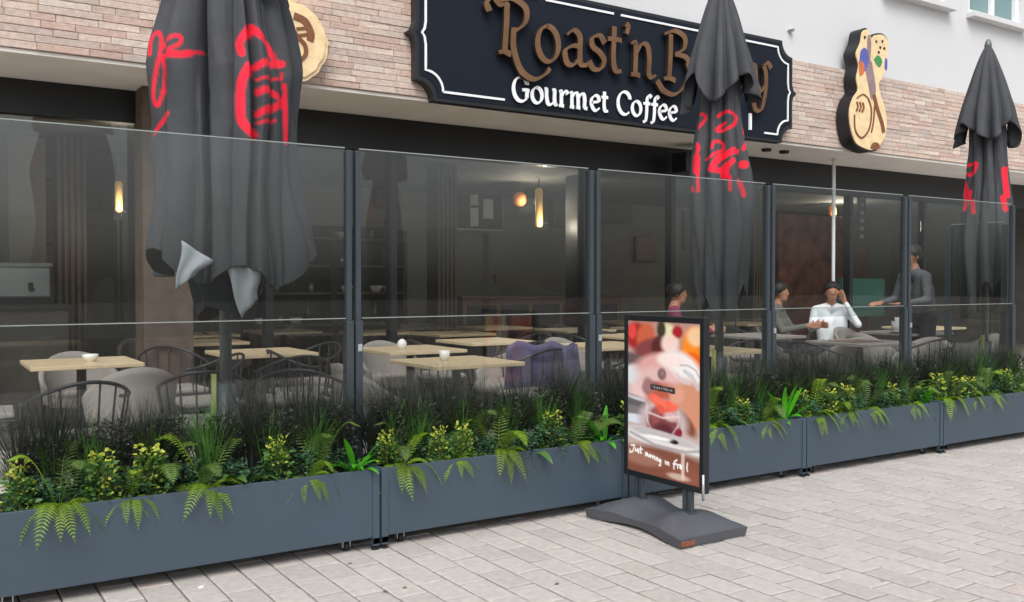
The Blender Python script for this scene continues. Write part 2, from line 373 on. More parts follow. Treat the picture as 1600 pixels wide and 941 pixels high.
GL = {  # glyph: (advance, strokes); baseline 0, x-height 1, capitals 1.55
 'G': (1.35, [arc(.66,.76,.56,.78,52,318,22), S((1.07,.25),(1.08,.55),(1.07,.72)), S((.74,.72),(1.0,.74),(1.25,.70)), S((1.0,1.36),(1.08,1.2),(1.09,1.08))]),
 'C': (1.2, [arc(.66,.76,.56,.78,50,312,22), S((1.0,1.36),(1.08,1.2),(1.09,1.06))]),
 'o': (.98, [arc(.46,.5,.37,.5,90,455,22)]),
 'u': (1.08, [S((.02,.98),(.16,.94),(.18,.5),(.28,.06),(.52,.02),(.74,.22)), S((.62,.98),(.78,.94),(.78,.4),(.84,.06),(1.0,.06))]),
 'r': (.8, [S((.04,.94),(.2,.95),(.21,.5),(.21,.02)), S((.02,.01),(.2,.03),(.4,.01)), S((.22,.62),(.38,.9),(.56,1.0),(.7,.84))]),
 'm': (1.62, [S((.04,.94),(.2,.95),(.21,.5),(.21,.02)), S((.22,.66),(.42,.95),(.62,.95),(.7,.6),(.7,.02)), S((.71,.66),(.92,.95),(1.14,.95),(1.22,.6),(1.22,.12),(1.42,.04)), S((.06,.01),(.2,.03),(.36,.01)), S((.56,.01),(.7,.03),(.84,.01))]),
 'e': (.88, [S((.14,.5),(.48,.58),(.74,.66),(.66,.94),(.42,1.0),(.16,.76),(.12,.42),(.28,.08),(.52,.0),(.78,.2))]),
 't': (.68, [S((.3,1.36),(.28,.9),(.26,.4),(.34,.06),(.58,.06)), S((.04,.96),(.3,.98),(.58,.98))]),
 'f': (.66, [S((.74,1.4),(.58,1.54),(.4,1.34),(.36,.8),(.33,.2),(.24,-.28),(.02,-.36)), S((.06,.93),(.34,.95),(.64,.95))]),
 'R': (1.3, [S((-.28,1.12),(-.36,1.34),(-.14,1.5),(.1,1.36),(.34,1.46)), S((.3,1.44),(.28,.8),(.22,.06)), S((.02,.04),(.22,.08),(.44,.03)),
            S((.06,1.46),(.5,1.58),(.92,1.4),(.94,1.04),(.7,.78),(.46,.72)), S((.52,.74),(.52,.2),(.76,-.36),(1.2,-.56),(1.62,-.38),(1.78,-.18))]),
 'a': (.98, [S((.2,.86),(.46,1.02),(.68,.86),(.68,.4),(.72,.08),(.96,.08)), S((.68,.58),(.4,.56),(.14,.38),(.2,.06),(.44,.02),(.68,.26))]),
 's': (.8, [S((.68,.8),(.5,1.0),(.22,.9),(.22,.66),(.5,.5),(.66,.3),(.54,.04),(.26,.0),(.08,.2))]),
 "'": (.34, [S((.12,1.5),(.2,1.42),(.14,1.2))]),
 'n': (1.1, [S((.02,.94),(.2,.97),(.21,.5),(.19,.02)), S((.02,.01),(.2,.03),(.38,.01)), S((.22,.66),(.44,.97),(.68,.95),(.76,.6),(.74,.16),(.84,.02),(1.04,.1))]),
 'B': (1.15, [S((.26,1.46),(.25,.8),(.2,.06)), S((.0,.04),(.22,.08),(.44,.03)), S((.02,1.42),(.4,1.58),(.78,1.44),(.76,1.08),(.42,.86)),
             S((.42,.86),(.86,.8),(1.02,.42),(.78,-.1),(.4,-.4),(.0,-.34),(-.26,-.06)), S((.9,.66),(1.06,.3),(1.22,.08),(1.38,.12))]),
 'y': (1.0, [S((.04,.98),(.16,.9),(.22,.4),(.46,.14),(.68,.34)), S((.62,1.0),(.74,.7),(.7,.1),(.5,-.46),(.18,-.5),(.08,-.22)), S((.62,1.0),(.82,1.12),(1.0,.96))]),
}
def letters(text, x, z, size, wx, y0, depth, tmin, tmax, face, side, parent, gap=0):
    for ch in text:
        if ch == ' ': x += .62*size*wx; continue
        adv, st = GL[ch]; mb = MB(); ms = MB()
        for q, s in enumerate(st):
            pts = [(x + a*size*wx, z + b*size) for a, b in s]
            ribbon(mb, pts, y0 - .0012*q, y0 + .006 + .0012*q, tmin*size, tmax*size)
            if side: ribbon(ms, pts, y0+.0125+.0012*q, y0+depth-.0012*q, tmin*size*.92, tmax*size*.92)
        o = mb.build('letter', face, parent); o['label'] = 'letter ' + ch if ch != "'" else 'apostrophe'
        if side: ms.build('letter_return', side, o)
        x += (adv + gap)*size*wx
    return x

# ---------------------------------------------------------------- shop sign
sign = thing('shop_sign', 'long dark navy shop sign with bronze script letters and white border', 'sign', (0,0,0))
X0, X1, Z0, Z1 = 3.66, 8.43, 2.975, 4.12; YS = 7.14
def sign_outline(i):
    x0, x1, z0, z1 = X0+i, X1-i, Z0+i, Z1-i; c = .17; zm = (z0+z1)/2; tip = .075 if i == 0 else .035; h = .10
    def corner(cx, cz, a0, a1): return arc(cx, cz, c, c, a0, a1, 8)
    side_r = [(x1, zm-h), (x1+tip*.3, zm-h*.35), (x1+tip, zm), (x1+tip*.3, zm+h*.35), (x1, zm+h)]
    side_l = [(x0, zm+h), (x0-tip*.3, zm+h*.35), (x0-tip, zm), (x0-tip*.3, zm-h*.35), (x0, zm-h)]
    br = [(x1-c-.03, z0)] + [(x1 - c*math.cos(R(a))*1.0, z0 + c*math.sin(R(a))) for a in range(0, 91, 15)][:0]
    # concave corners
    p = [(x0+c, z0), (x1-c, z0)] + corner(x1, z0, 180, 90)[1:] + [(x1, z0+c+.05)] + side_r + [(x1, z1-c-.05)] + corner(x1, z1, 270, 180) + corner(x0, z1, 0, -90) + [(x0, z1-c-.05)] + side_l + [(x0, z0+c+.05)] + corner(x0, z0, 90, 0)[:-1]
    return p
MB().prism_xz(sign_outline(0), YS, YS+.10).build('board', M['black'], sign)
MB().prism_xz(sign_outline(.035), YS-.006, YS-.001).build('face_panel', M['navy'], sign)
ol = sign_outline(.085); ol = ol + [ol[0]]
# border as separate white line pieces, with the gaps the photograph shows
pieces, cur = [], []
def cut(a, b):
    n = max(1, int(math.dist(a, b)/.03)); return [(a[0]+(b[0]-a[0])*k/n, a[1]+(b[1]-a[1])*k/n) for k in range(n)]
fine = [q for a, b in zip(ol, ol[1:]) for q in cut(a, b)] + [ol[-1]]
def in_gap(q):
    x, z = q
    if z < Z0+.15: return 4.55 < x < 7.95
    if z > Z1-.15: return any(abs(x-g) < .02 for g in (4.98, 5.86, 7.1))
    return False
for q in fine:
    if in_gap(q):
        if len(cur) > 1: pieces.append(cur)
        cur = []
    else: cur.append(q)
if len(cur) > 1: pieces.append(cur)
for pc in pieces:
    mb = MB(); ribbon(mb, pc, YS-.016, YS-.0065, .02, .02); mb.build('border_line', M['white'], sign)
letters("Roast'n", 4.44, 3.45, .325, .98, YS-.075, .05, .06, .205, M['bronze'], M['dark_side'], sign, gap=-.04)
letters("B", 6.42, 3.45, .325, 1.1, YS-.075, .05, .06, .205, M['bronze'], M['dark_side'], sign)
letters("y", 7.70, 3.45, .325, .9, YS-.075, .05, .06, .205, M['bronze'], M['dark_side'], sign)
letters("Gourmet Coffee", 4.62, 3.065, .142, 1.06, YS-.03, .024, .10, .30, M['white'], None, sign, gap=.02)
mb = MB(); ribbon(mb, [(7.73,3.07),(7.73,3.25)], YS-.03, YS-.0065, .028, .028); mb.build('border_line', M['white'], sign)

# cut-out bean signs
def cutout(x, label):
    t = thing('cutout_sign', label, 'sign', (x, FY-.03, 2.99), 0, 'carved cut-out signs on the facade')
    out = catmull([(.30,0),(.12,.06),(.02,.24),(.0,.44),(.07,.60),(.16,.70),(.13,.84),(.17,1.0),(.12,1.14),(.20,1.28),(.24,1.42),(.34,1.46),(.42,1.37),(.50,1.42),(.66,1.44),(.76,1.36),(.74,1.2),(.72,1.06),(.66,.92),(.58,.84),(.60,.72),(.68,.58),(.74,.40),(.72,.2),(.60,.05),(.45,-.01),(.30,0)], 5)[:-1]
    MB().prism_xz(out, -.17, -.01).build('board', M['black'], t)
    cx, cz = .38, .7
    face = [(cx+(a-cx)*.95, cz+(b-cz)*.97) for a, b in out]
    MB().prism_xz(face, -.186, -.171).build('cream_face', M['cream'], t)
    def patch(pts, mat, q): MB().prism_xz(catmull(pts+[pts[0]], 5)[:-1], -.19-.0012*q, -.1865).build('painted_patch', mat, t)
    patch([(.18,1.02),(.22,1.18),(.32,1.2),(.36,1.0),(.28,.94)], M['blue'], 0)
    patch([(.18,.96),(.2,1.05),(.27,1.02),(.27,.92),(.2,.88)], M['orange'], 2)
    patch([(.46,1.1),(.54,1.16),(.62,1.1),(.56,1.02)], M['green'], 1)
    patch([(.67,1.02),(.68,1.14),(.72,1.12),(.71,1.0)], M['blue'], 1)
    patch([(.30,.96),(.40,1.08),(.46,.92),(.50,.72),(.42,.62),(.36,.78)], M['mauve'], 1)
    patch([(.38,1.02),(.40,1.3),(.35,1.38),(.33,1.2)], M['mauve'], 3)
    patch([(.40,.03),(.46,.10),(.56,.10),(.58,.05),(.5,.02)], M['brown'], 1)
    for q, (pts, wd) in enumerate([([(.10,.40),(.12,.22),(.24,.14),(.38,.26),(.42,.48),(.36,.62)], .022), ([(.36,.62),(.26,.66),(.14,.6)], .014), ([(.46,.68),(.54,.5),(.62,.36),(.66,.24)], .05), ([(.48,.56),(.46,.36),(.42,.22)], .016)]):
        mb = MB(); ribbon(mb, catmull(pts, 6), -.192-.0012*q, -.1867, wd, wd*1.2); mb.build('brown_swirl', M['brown'], t)
    for k in range(3):
        mb = MB(); ribbon(mb, catmull([(.13+k*.055,.45),(.16+k*.055,.50),(.14+k*.055,.56)], 4), -.197-.001*k, -.1868, .02, .02); mb.build('steam_mark', M['brown'], t)
    for q, (a, b) in enumerate([(.5,1.32),(.58,1.26),(.62,1.34),(.55,1.2),(.28,1.34),(.66,1.26)]):
        MB().prism_xz(arc(a, b, .016, .016, 0, 330, 9), -.196, -.1867).build('dot', M['dark_side'], t)
    return t
cutout(9.32, 'cream cut-out sign with painted top on brick band right of the navy sign')
t = thing('round_sign', 'round cream carved sign half hidden behind the large closed umbrella', 'sign', (2.53, FY-.03, 3.30))
def blob(r_, k): return [((r_+.008*math.sin(5*q*.2)+.006*math.sin(q*1.7))*math.cos(6.283*q/k), 1.02*(r_+.006*math.sin(q*1.3))*math.sin(6.283*q/k)) for q in range(k)]
MB().prism_xz(blob(.315,60), -.13, -.01).build('board', M['cream'], t); MB().prism_xz(blob(.285,60), -.144, -.131).build('cream_face', M['cream'], t)
for q, (pts, wd) in enumerate([([(.03,.2),(.12,.17),(.17,.08),(.16,.02)], .05), ([(.0,.12),(.06,.04),(.12,-.02),(.12,-.1),(.04,-.16),(-.08,-.14)], .03), ([(.05,.1),(.13,.12)], .02), ([(.06,.05),(.14,.07)], .02)]):
    mb = MB(); ribbon(mb, catmull(pts, 6), -.15-.0012*q, -.1445, wd, wd*1.2); mb.build('brown_swirl', M['brown'], t)
MB().prism_xz(arc(-.04,-.02,.09,.13,0,345,23), -.1475, -.1445).build('pale_oval', M['ceramic'], t)

# ---------------------------------------------------------------- closed umbrellas
CHAR = lin((64,66,70)); RED = lin((226,34,58))
def seg_dist(p, a, b):
    ax, ay = a; bx, by = b; dx, dy = bx-ax, by-ay; L2 = dx*dx+dy*dy
    t = 0 if L2 == 0 else max(0, min(1, ((p[0]-ax)*dx+(p[1]-ay)*dy)/L2))
    return math.hypot(p[0]-ax-t*dx, p[1]-ay-t*dy)
def umbrella(X, Y, u0, label, strokes, org, scl, loose, seed):
    rnd = random.Random(seed)
    t = thing('closed_umbrella', label, 'umbrella', (X, Y, .1), 0, 'closed charcoal umbrellas')
    d = X*math.sin(R(YAW)) + Y*math.cos(R(YAW)); mpp = d/FPX
    st = []
    for pts, wd in strokes:
        q = [((org[0]+a/scl-u0)*mpp, CAMZ + (442-(org[1]+b/scl))*mpp - .1) for a, b in pts]
        q = catmull(q, 5); st.append((q, wd/scl*mpp/2, min(a for a,_ in q), max(a for a,_ in q), min(b for _,b in q), max(b for _,b in q)))
    tc = math.atan2(-Y, -X)                      # towards the viewpoint the print faces
    n, k = 320, 230; ztop, zbot = (3.35 if loose else 3.05), 1.12
    ph = [rnd.uniform(0, 6.28) for _ in range(6)]
    vs_, cols, fs = [], [], []
    for i in range(k+1):
        s = i/k
        for j in range(n):
            th = 2*math.pi*j/n
            if loose:
                hem = 1.47 + .05*math.sin(2*th+ph[0]) + .07*math.sin(5*th+ph[1])
                z = ztop + (hem-ztop)*s
                base = .22 + .17*min(1, s*2.4)**.8 + .02*math.sin(s*5) + (.05*max(0, s-.75)/.25)
                pl = abs(math.sin(2.5*th + ph[2] + .25*math.sin(2.2*z)))**.5
                pl2 = abs(math.sin(5.5*th + ph[3] - .3*z))**.7
                r = base*(.66 + .26*pl + .15*pl2 + .02*math.sin(11*th+7*z+ph[4]) + .025*math.sin(3*th-6*z+ph[5]))
            else:
                hem = zbot + .14*math.sin(2*th+ph[0]) + .22*abs(math.sin(4*th+ph[1]))
                z = ztop + (hem-ztop)*s
                base = .155 + .075*min(1, s*2.2) + .02*math.sin(s*7+ph[5]) + .03*max(0, s-.62)
                pl = abs(math.sin(4*th + ph[2] + .2*math.sin(2*z) + .25*noise.noise(Vector((z*1.5, seed, th)))))**.45
                r = base*(.58 + .40*pl + .06*math.sin(9*th+4*z+ph[3]) + .03*math.sin(3*th-7*z))
            a = (th - tc + math.pi) % (2*math.pi) - math.pi
            if loose:
                r *= 1 + .26*max(0, min(1, (s-.5)/.4))*max(0, 1-abs(a-1.25)/.5)
                for a0, w0, d0 in ((-.30,.045,.34), (.36,.05,.26), (.74,.04,.20), (-.86,.05,.22), (1.5,.06,.25), (-1.6,.06,.25), (2.6,.06,.25)):
                    aa = a - a0 - .05*math.sin(2.3*z+a0*7); r *= 1 - d0*(.35+.65*min(1, 1.15-s*.5))*math.exp(-(aa/w0)**2)
            wv = Vector((math.cos(th)*2.2, math.sin(th)*2.2, z*.9))
            r += .012*noise.noise(wv*1.6+Vector((seed,0,0))) + .006*noise.noise(Vector((wv.x*3, wv.y*3, z*5+seed))) + .0035*noise.noise(Vector((wv.x*7+z*4, wv.y*7, z*9)))
            vs_.append((r*math.cos(th), r*math.sin(th), z-.1))
            c = CHAR
            if math.cos(a) > .05:
                # horizontal coordinate as seen from the street side, to the right
                q = (math.sin(a)*r*(1.1 if loose else 1), z-.1)
                for pts, wd, ax, bx, ay, by in st:
                    if ax-wd-.01 < q[0] < bx+wd+.01 and ay-wd-.01 < q[1] < by+wd+.01:
                        m_ = max(0, min(1, (wd - min(seg_dist(q, p0, p1) for p0, p1 in zip(pts, pts[1:])))/.008 + .5))
                        c = tuple(x_ + (y_-x_)*m_ for x_, y_ in zip(c, RED))
            cols.append(c)
    for i in range(k):
        for j in range(n): fs.append((i*n+j, (i+1)*n+j, (i+1)*n+(j+1)%n, i*n+(j+1)%n))
    me = bpy.data.meshes.new('canopy'); me.from_pydata(vs_, [], fs); me.materials.append(M['canopy']); set_colors(me, cols)
    me.polygons.foreach_set('use_smooth', [True]*len(me.polygons))
    o = link('canopy', me, t); o['label'] = 'charcoal canopy folded in pleats with red script print'
    so = o.modifiers.new('cloth', 'SOLIDIFY'); so.thickness = .004
    # hanging cap above
    vs_, fs = [], []; n2, k2 = 160, 40
    for i in range(k2+1):
        s = i/k2
        for j in range(n2):
            th = 2*math.pi*j/n2
            hem = (3.3 if loose else 3.02) - .26*abs(math.sin(2*th+ph[4]))**1.4 - .05*math.sin(5*th+ph[0])
            z = (3.9 if loose else 3.75) + (hem-(3.9 if loose else 3.75))*s; rr = .025 + (.30 if not loose else .40)*s**.82
            pl = abs(math.sin(6*th+ph[1]+.5*math.sin(3*th)+.3*math.sin(2.5*z)))**.5
            r = rr*(1 - (.42*s+.06)*(1-pl)); r -= .05*max(0, s-.72); r += s*(.02*noise.noise(Vector((math.cos(th)*3, math.sin(th)*3, z*2+seed))) + .008*noise.noise(Vector((math.cos(th)*9, math.sin(th)*9, z*5))))
            vs_.append((r*math.cos(th), r*math.sin(th), z-.1))
    for i in range(k2):
        for j in range(n2): fs.append((i*n2+j, (i+1)*n2+j, (i+1)*n2+(j+1)%n2, i*n2+(j+1)%n2))
    me = bpy.data.meshes.new('cap'); me.from_pydata(vs_, [], fs); me.materials.append(M['canopy']); set_colors(me, [CHAR]*len(vs_))
    me.polygons.foreach_set('use_smooth', [True]*len(me.polygons))
    o = link('cap', me, t); so = o.modifiers.new('cloth', 'SOLIDIFY'); so.thickness = .004
    MB().lathe([(.03,3.62),(.035,3.66),(.025,3.70),(.008,3.72)], 16).build('finial', M['mast'], t, smooth=True)
    MB().tube([(0,0,.02),(0,0,3.62)], .034, 16).build('mast', M['mast'], t, smooth=True)
    b = MB().box(-.36,.36,-.36,.36,0,.05).build('base_plate', M['rod'], t, bevel=.01)
    MB().tube([(0,0,.05),(0,0,.72)], .06, 16).build('base_sleeve', M['post'], t, smooth=True)
    MB().box(-.083,-.062,-.03,.0,.26,.78).build('reflector_strip', M['yellow'], t)
    if loose:
        # pale lining corners folding out under the hem, and the inner cloth
        def flap(pts, mat, nm):
            mb = MB(); a, b_, c_, d_ = [Vector(p) for p in pts]; N = 10; vv = []; ff = []
            for i in range(N+1):
                for j in range(N+1):
                    p = a.lerp(b_, j/N).lerp(d_.lerp(c_, j/N), i/N); p = p + Vector((.006*math.sin(7*i/N), -.015*math.sin(math.pi*j/N)*math.sin(math.pi*i/N*.8) - .012*math.sin(9*j/N+3*i/N), .012*math.sin(math.pi*j/N)*(i/N))); vv.append(p)
            for i in range(N):
                for j in range(N): ff.append((i*(N+1)+j, i*(N+1)+j+1, (i+1)*(N+1)+j+1, (i+1)*(N+1)+j))
            o = mb.add(vv, ff).build(nm, mat, t, smooth=True); s_ = o.modifiers.new('cloth', 'SOLIDIFY'); s_.thickness = .004
        def loc(u, y, fwd):      # a point on the plane facing the street through the mast, moved towards the street
            q = px(u, y, Y - fwd); return (q.x - X, q.y - Y, q.z - .1)
        flap([loc(284,376,.34), loc(334,408,.38), loc(304,432,.34), loc(274,456,.32)], M['lining'], 'lining_corner')
        flap([loc(350,408,.36), loc(408,424,.36), loc(402,468,.30), loc(376,498,.28)], M['lining'], 'lining_corner')
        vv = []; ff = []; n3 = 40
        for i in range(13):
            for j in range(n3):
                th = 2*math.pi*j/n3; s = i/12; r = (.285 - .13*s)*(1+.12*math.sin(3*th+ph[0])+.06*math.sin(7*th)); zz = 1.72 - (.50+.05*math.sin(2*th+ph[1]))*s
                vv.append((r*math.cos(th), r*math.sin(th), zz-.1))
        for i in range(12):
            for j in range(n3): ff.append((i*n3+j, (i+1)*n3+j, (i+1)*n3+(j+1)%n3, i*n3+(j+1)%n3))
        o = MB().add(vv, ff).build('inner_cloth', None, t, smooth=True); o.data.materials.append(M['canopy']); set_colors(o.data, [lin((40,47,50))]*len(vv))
    return t
U1 = [([(65,400),(75,310),(115,275),(135,330),(120,420),(90,560),(85,640),(110,680),(145,600),(155,500),(140,430)],22),
      ([(140,370),(190,330),(250,325),(240,370),(170,400)],20), ([(150,420),(240,425),(300,412)],38), ([(290,410),(380,390)],18), ([(75,835),(170,735)],22),
      ([(600,400),(590,340),(640,270),(650,245)],46), ([(650,250),(740,310),(800,390)],46), ([(680,470),(760,435),(850,405)],40),
      ([(640,480),(600,560),(590,680),(600,780),(660,840)],54), ([(690,540),(830,500),(850,460)],14), ([(690,610),(770,590),(840,640),(690,730)],38),
      ([(690,780),(800,745)],15), ([(862,530),(868,650),(872,850)],30)]
umbrella(*px(352, 442, 5.36)[:2], 352, 'large loosely furled charcoal umbrella with red script, nearest the left end', U1, (220,0), 3.763, True, 3)
U2 = [([(265,215),(340,210),(350,260),(230,370),(225,330),(270,290)],24), ([(450,240),(500,205),(580,230),(560,310),(470,350),(440,340),(500,290)],24),
      ([(215,500),(220,450),(290,440),(300,490),(250,560)],30), ([(290,540),(290,640)],55), ([(210,600),(230,580)],34), ([(300,660),(305,800)],25), ([(250,760),(270,800)],20),
      ([(405,480),(420,435),(480,440),(490,490),(440,520),(370,560)],22), ([(400,640),(460,560),(580,500)],50), ([(400,640),(480,650),(560,580)],42), ([(510,620),(500,690)],60),
      ([(540,700),(540,800)],25), ([(650,310),(650,360)],30), ([(640,480),(660,440)],30), ([(630,600),(650,600)],60), ([(610,740),(640,830)],40)]
umbrella(*px(1124, 442, 5.2)[:2], 1124, 'tightly furled charcoal umbrella in front of the right half of the navy sign', U2, (1030,140), 4.953, False, 11)
U3 = [([(1345,740),(1385,735),(1370,780),(1345,775)],14), ([(1330,800),(1350,880)],26), ([(1360,860),(1340,930)],20), ([(1500,770),(1510,870)],36), ([(1490,890),(1500,940)],24), ([(1370,900),(1375,950)],18)]
umbrella(*px(1540, 442, 5.2)[:2], 1540, 'furled charcoal umbrella farthest right, below the upper windows', U3, (1040,0), 2.852, False, 23)

# ---------------------------------------------------------------- planter screens
JX = [.20, 2.07, 3.76, 5.43, 7.12, 8.80]
ORD = ['leftmost', 'second', 'third', 'fourth', 'fifth']
PL_LABEL = ['long grey planter with glass screen at the left edge of the picture',
            'grey planter with glass screen just left of the poster stand',
            'grey planter with glass screen directly behind the poster stand on its right',
            'grey planter with glass screen in front of the man in white',
            'grey planter with glass screen at the far right end of the row']
PL_PLACE = ['leftmost planter', 'planter left of poster stand', 'planter right of poster stand', 'second planter from right', 'rightmost planter']
RIM = .425
def planter(x0, x1, label):
    t = thing('planter_screen', label, 'planter', (x0, PLY, 0), 0, 'wheeled planters with glass windbreak screens')
    w_ = x1-x0-.012; dp = .42; zb = .065; th = .016
    b = MB().box(0,w_,0,th,zb,RIM).box(0,w_,dp-th,dp,zb,RIM).box(0,th,th,dp-th,zb,RIM).box(w_-th,w_,th,dp-th,zb,RIM).box(th,w_-th,th,dp-th,zb,zb+.02)
    b.build('planter_box', M['planter'], t, bevel=.003)
    MB().box(th+.001,w_-th-.001,th+.001,dp-th-.001,RIM-.09,RIM-.045).build('soil', M['soil'], t)
    for xx in (.0, w_-.038):
        MB().box(xx, xx+.038, -.007, -.0005, .03, RIM-.003).box(xx, xx+.038, -.007, .03, .022, .064).build('corner_foot', M['planter'], t, bevel=.002)
        MB().lathe([(.022,0),(.022,.008),(.008,.01),(.008,.022)], 12, (xx+.019, .012, 0)).build('levelling_foot', M['rubber'], t)
    for xx in (.14, w_-.16):
        for yy in (.07, .34):
            c = MB().box(xx-.025,xx+.025,yy-.02,yy+.02,.052,.0645).box(xx-.022,xx-.017,yy-.014,yy+.014,.02,.052).box(xx+.017,xx+.022,yy-.014,yy+.014,.02,.052).build('caster', M['alu'], t)
            MB().tube([(xx-.014,yy,.026),(xx+.014,yy,.026)], .026, 14).build('wheel', M['rubber'], c)
    gy = GLY-PLY
    for xx in (0, w_-.042):
        MB().box(xx, xx+.042, gy-.03, gy+.03, zb+.02, 1.19).box(xx+.006, xx+.036, gy-.02, gy+.024, 1.19, 2.13).build('post', M['post'], t, bevel=.003)
    lp = MB().box(.043, w_-.043, gy-.016, gy-.008, RIM, 1.20).build('lower_pane', M['glass'], t)
    MB().box(.043, w_-.043, gy-.017, gy-.007, 1.201, 1.206).build('glass_edge', M['edge'], lp)
    upn = MB().box(.037, w_-.037, gy+.004, gy+.012, 1.13, 2.14).build('upper_pane', M['glass'], t)
    MB().box(.037, w_-.037, gy+.003, gy+.013, 2.141, 2.147).build('glass_edge', M['edge'], upn)
    MB().box(.010, .034, gy-.036, gy-.031, 1.02, 1.06).build('clamp', M['alu'], t)
    return t
for i in range(5): planter(JX[i], JX[i+1], PL_LABEL[i])
t = thing('side_screen', 'narrow glass side screen turning back from the right end of the row', 'glass screen', (8.83, 4.9, .1))
MB().box(-.02,.022,-.03,.03,0,1.86).build('post', M['post'], t, bevel=.003); MB().box(-.02,.022,.55,.61,0,1.86).build('post', M['post'], t, bevel=.003)
pn = MB().box(-.004,.004,.031,.549,.3,1.88).build('pane', M['glass'], t); MB().box(-.006,.006,.031,.549,1.881,1.888).build('glass_edge', M['edge'], pn)
MB().box(-.2,.2,-.025,.6,-.0,.03).build('foot_plate', M['post'], t)

# ---------------------------------------------------------------- poster stand
ps = thing('poster_stand', 'black framed poster stand with food picture on a grey moulded base', 'poster stand', (3.62, 3.98, 0))
NB = 28; NA = 14; vs_, fs = [], []
def hprof(v):   # v -1..1 along Y: low tips, humps at the posts, dip in the middle
    return .078 + .05*(math.exp(-((abs(v)-.50)/.28)**2)) + .006*(1-abs(v))
rows = []
for i in range(NB+1):
    v = -1 + 2*i/NB; half = .25 - .055*math.cos(v*math.pi/2)**2 + 0*v
    row = []
    for j in range(NA+1):
        u = -1 + 2*j/NA
        z = .05 + (hprof(v)-.05)*(1 - abs(u)**3.2*.75)
        if abs(v) > .85: z = .05 + (z-.05)*(1-(abs(v)-.85)/.15*.8)
        row.append((u*half, v*.41, z))
    rows.append(row)
NAp = NA+1
for row in rows: vs_ += row
for i in range(NB):
    for j in range(NA): fs.append((i*NAp+j, i*NAp+j+1, (i+1)*NAp+j+1, (i+1)*NAp+j))
ring = [j for j in range(NAp)] + [i*NAp+NA for i in range(1,NB+1)] + [NB*NAp+j for j in range(NA-1,-1,-1)] + [i*NAp for i in range(NB-1,0,-1)]
lo = len(vs_)
def under(p):   # arched underside edge
    return (p[0]*.97, p[1]*.98, .004 + .018*max(0, 1-(abs(p[1])/.30)**2))
vs_ += [under(vs_[q]) for q in ring]; kR = len(ring)
for a in range(kR): fs.append((ring[a], lo+a, lo+(a+1)%kR, ring[(a+1)%kR]))
fs.append(tuple(lo+a for a in range(kR)))
base = MB().add(vs_, fs).build('moulded_base', M['base_pl'], ps)
for p in base.data.polygons: p.use_smooth = len(p.vertices) == 4
md = base.modifiers.new('es', 'EDGE_SPLIT'); md.split_angle = R(42)
MB().box(-.245,-.15,-.416,-.39,.012,.04).build('corner_reflector', M['redwear'], base, bevel=.004)
for y in (-.205, .205):
    MB().box(-.014,.014,y-.034,y-.006,.06,.27).box(-.014,.014,y+.006,y+.034,.06,.27).box(-.03,.03,y-.045,y+.045,.118,.132).build('upright', M['post'], ps, bevel=.003)
PY0, PY1, PZ0, PZ1 = -.345, .325, .25, 1.21
fr = MB().box(-.022,.022,PY0,PY0+.034,PZ0,PZ1).box(-.022,.022,PY1-.034,PY1,PZ0,PZ1).box(-.0215,.0215,PY0+.034,PY1-.034,PZ1-.034,PZ1-.001).box(-.0215,.0215,PY0+.034,PY1-.034,PZ0+.001,PZ0+.034)
fr.build('frame', M['black'], ps, bevel=.004)
MB().box(-.012,.012,PY0+.03,PY1-.03,PZ0+.03,PZ1-.03).build('back_panel', M['rod'], ps)
MB().tube([(-.03,PY0-.006,PZ0-.03),(-.03,PY0-.006,PZ0+.11)], .007, 8).build('hinge_rod', M['alu'], ps, smooth=True)
